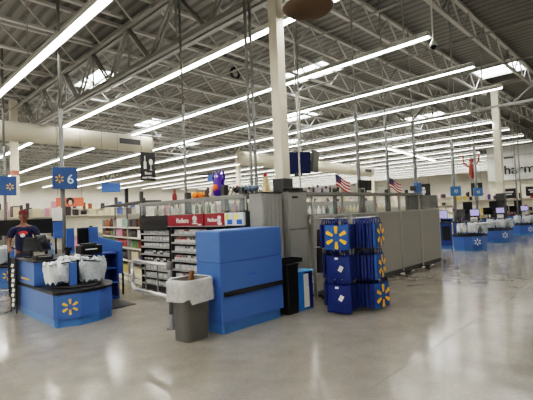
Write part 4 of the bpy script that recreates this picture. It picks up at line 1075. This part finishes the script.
# ------------------------------------------------------------------ far merchandise
def far_gondola(x, y, rz, L, label, colours, h=1.5, top=True):
    t = thing('store_shelving', label, 'shelving', (x, y, 0), rz)
    MB().b2((0, 0, 0), (L, .5, .15)).build('base', LGREY, t); MB().b2((0, .24, .15), (L, .27, h)).build('back_panel', SHELF, t)
    zs = [.15, .6, 1.02, h-.02]
    for z in zs[1:]:
        MB().b2((0, .0, z-.025), (L, .5, z)).build('shelf', SHELF, t)
    for i, z in enumerate(zs):
        if z < .5: continue
        xx = .05
        while xx < L-.3:
            c = random.choice(colours); r = random.choice((.1, .13, .16))
            M_ = Matrix.Translation((x, y, 0)) @ Matrix.Rotation(rz, 4, 'Z')
            p = M_ @ Vector((xx+r, .12, z))
            product('box', c, r*.7 if r < .16 else .11, random.choice((.2, .28, .34)), p, '%s carton on the %s' % (c, label), 'carton', 'cartons on the '+label, rz)
            xx += 2*r+.05
    return t
far = [(3.2, 15.5, 'low shelving straight behind the lane 6 sign'), (6.4, 17.5, 'shelving beyond the cream shelf bays'), (9.6, 15.2, 'shelving beyond the toy ledge'), (12.8, 13.5, 'shelving past the column beyond the lockers'), (16.5, 12.0, 'shelving beyond the first flag'), (20.5, 11.3, 'shelving beyond the second flag'), (23.2, 8.3, 'shelving beyond the first pale blue lane sign'), (27.0, 7.6, 'shelving nearest the pharmacy fascia'), (4.4, 20.6, 'tall shelving far behind the person in navy'), (8.2, 21.8, 'tall shelving far beyond the orange banner'), (12.6, 18.4, 'tall shelving far beyond the purple creature')]
pal = [['white', 'cream', 'pink', 'dark'], ['dark', 'white', 'blue', 'cream'], ['white', 'cream', 'pink'], ['white', 'cream', 'mint'], ['white', 'cream', 'amber'], ['cream', 'white', 'dark'], ['dark', 'yellow', 'white', 'purple'], ['dark', 'white', 'red'], ['dark', 'brown', 'white', 'pink'], ['dark', 'amber', 'white', 'blue'], ['dark', 'cream', 'brown', 'white']]
for i, (x, y, lab) in enumerate(far):
    far_gondola(x, y, -math.atan2(x, y)*1.0, 3.0 if i < 6 else (2.4 if i < 8 else 3.4), lab, pal[i], 2.15 if i > 7 else (1.75 if i in (0, 1, 6, 7) else 1.6))
# distant shelving blocks whose goods cannot be counted
for i, (x, y, L, lab) in enumerate(((6, 30, 9, 'long distant shelving beyond the duct'), (17, 26, 9, 'long distant shelving beyond the toy ledge'), (26, 20, 9, 'long distant shelving beyond the glazed cage'), (33, 13.0, 8, 'long distant shelving beyond the right-hand kiosks'))):
    t = thing('store_shelving', lab, 'shelving', (x, y, 0), -math.atan2(x, y))
    MB().b2((-L/2, 0, 0), (L/2, .6, 2.1), .01).build('carcass', SHELF, t)
    for z in (.5, 1., 1.5): MB().b2((-L/2, -.4, z-.03), (L/2, 0, z)).build('shelf', SHELF, t)
    for ci, c in enumerate(('white', 'cream', 'dark', 'pink')):
        mb = MB(); rnd = random.Random(i*7+ci)
        for z in (.5, 1., 1.5, 2.1):
            for k in range(int(L*1.6)):
                xx = -L/2+.1+rnd.uniform(0, L-.4); mb.b2((xx, -.35+.02*ci, z), (xx+rnd.uniform(.12, .3), -.1+.02*ci, z+rnd.uniform(.18, .4)))
        o = mb.build('merchandise', BC[c], t); o['kind'] = 'stuff'

# ------------------------------------------------------------------ camera, world, view
f_, pi_, ro, ya, H = 409.87, 0.0301270558, -0.0423599582, 0.798471649, 1.55
F = Vector((math.sin(ya)*math.cos(pi_), math.cos(ya)*math.cos(pi_), math.sin(pi_)))
r0 = Vector((math.cos(ya), -math.sin(ya), 0)); u0 = r0.cross(F)
R_ = math.cos(ro)*r0+math.sin(ro)*u0; U_ = math.cos(ro)*u0-math.sin(ro)*r0
cd = bpy.data.cameras.new('camera'); cam = bpy.data.objects.new('camera', cd); COL.objects.link(cam)
cd.sensor_fit = 'HORIZONTAL'; cd.sensor_width = 36; cd.lens = 36*f_/533.; cd.clip_end = 300; cd.clip_start = .05
M = Matrix((R_, U_, -F)).transposed().to_4x4(); M.translation = (0, 0, H); cam.matrix_world = M
scn.camera = cam
w = bpy.data.worlds.new('world'); scn.world = w; w.use_nodes = True
w.node_tree.nodes['Background'].inputs[0].default_value = (.8, .85, .9, 1); w.node_tree.nodes['Background'].inputs[1].default_value = .3
scn.view_settings.view_transform = 'Filmic'; scn.view_settings.look = 'High Contrast'
scn.view_settings.exposure = .2; scn.view_settings.gamma = 1.
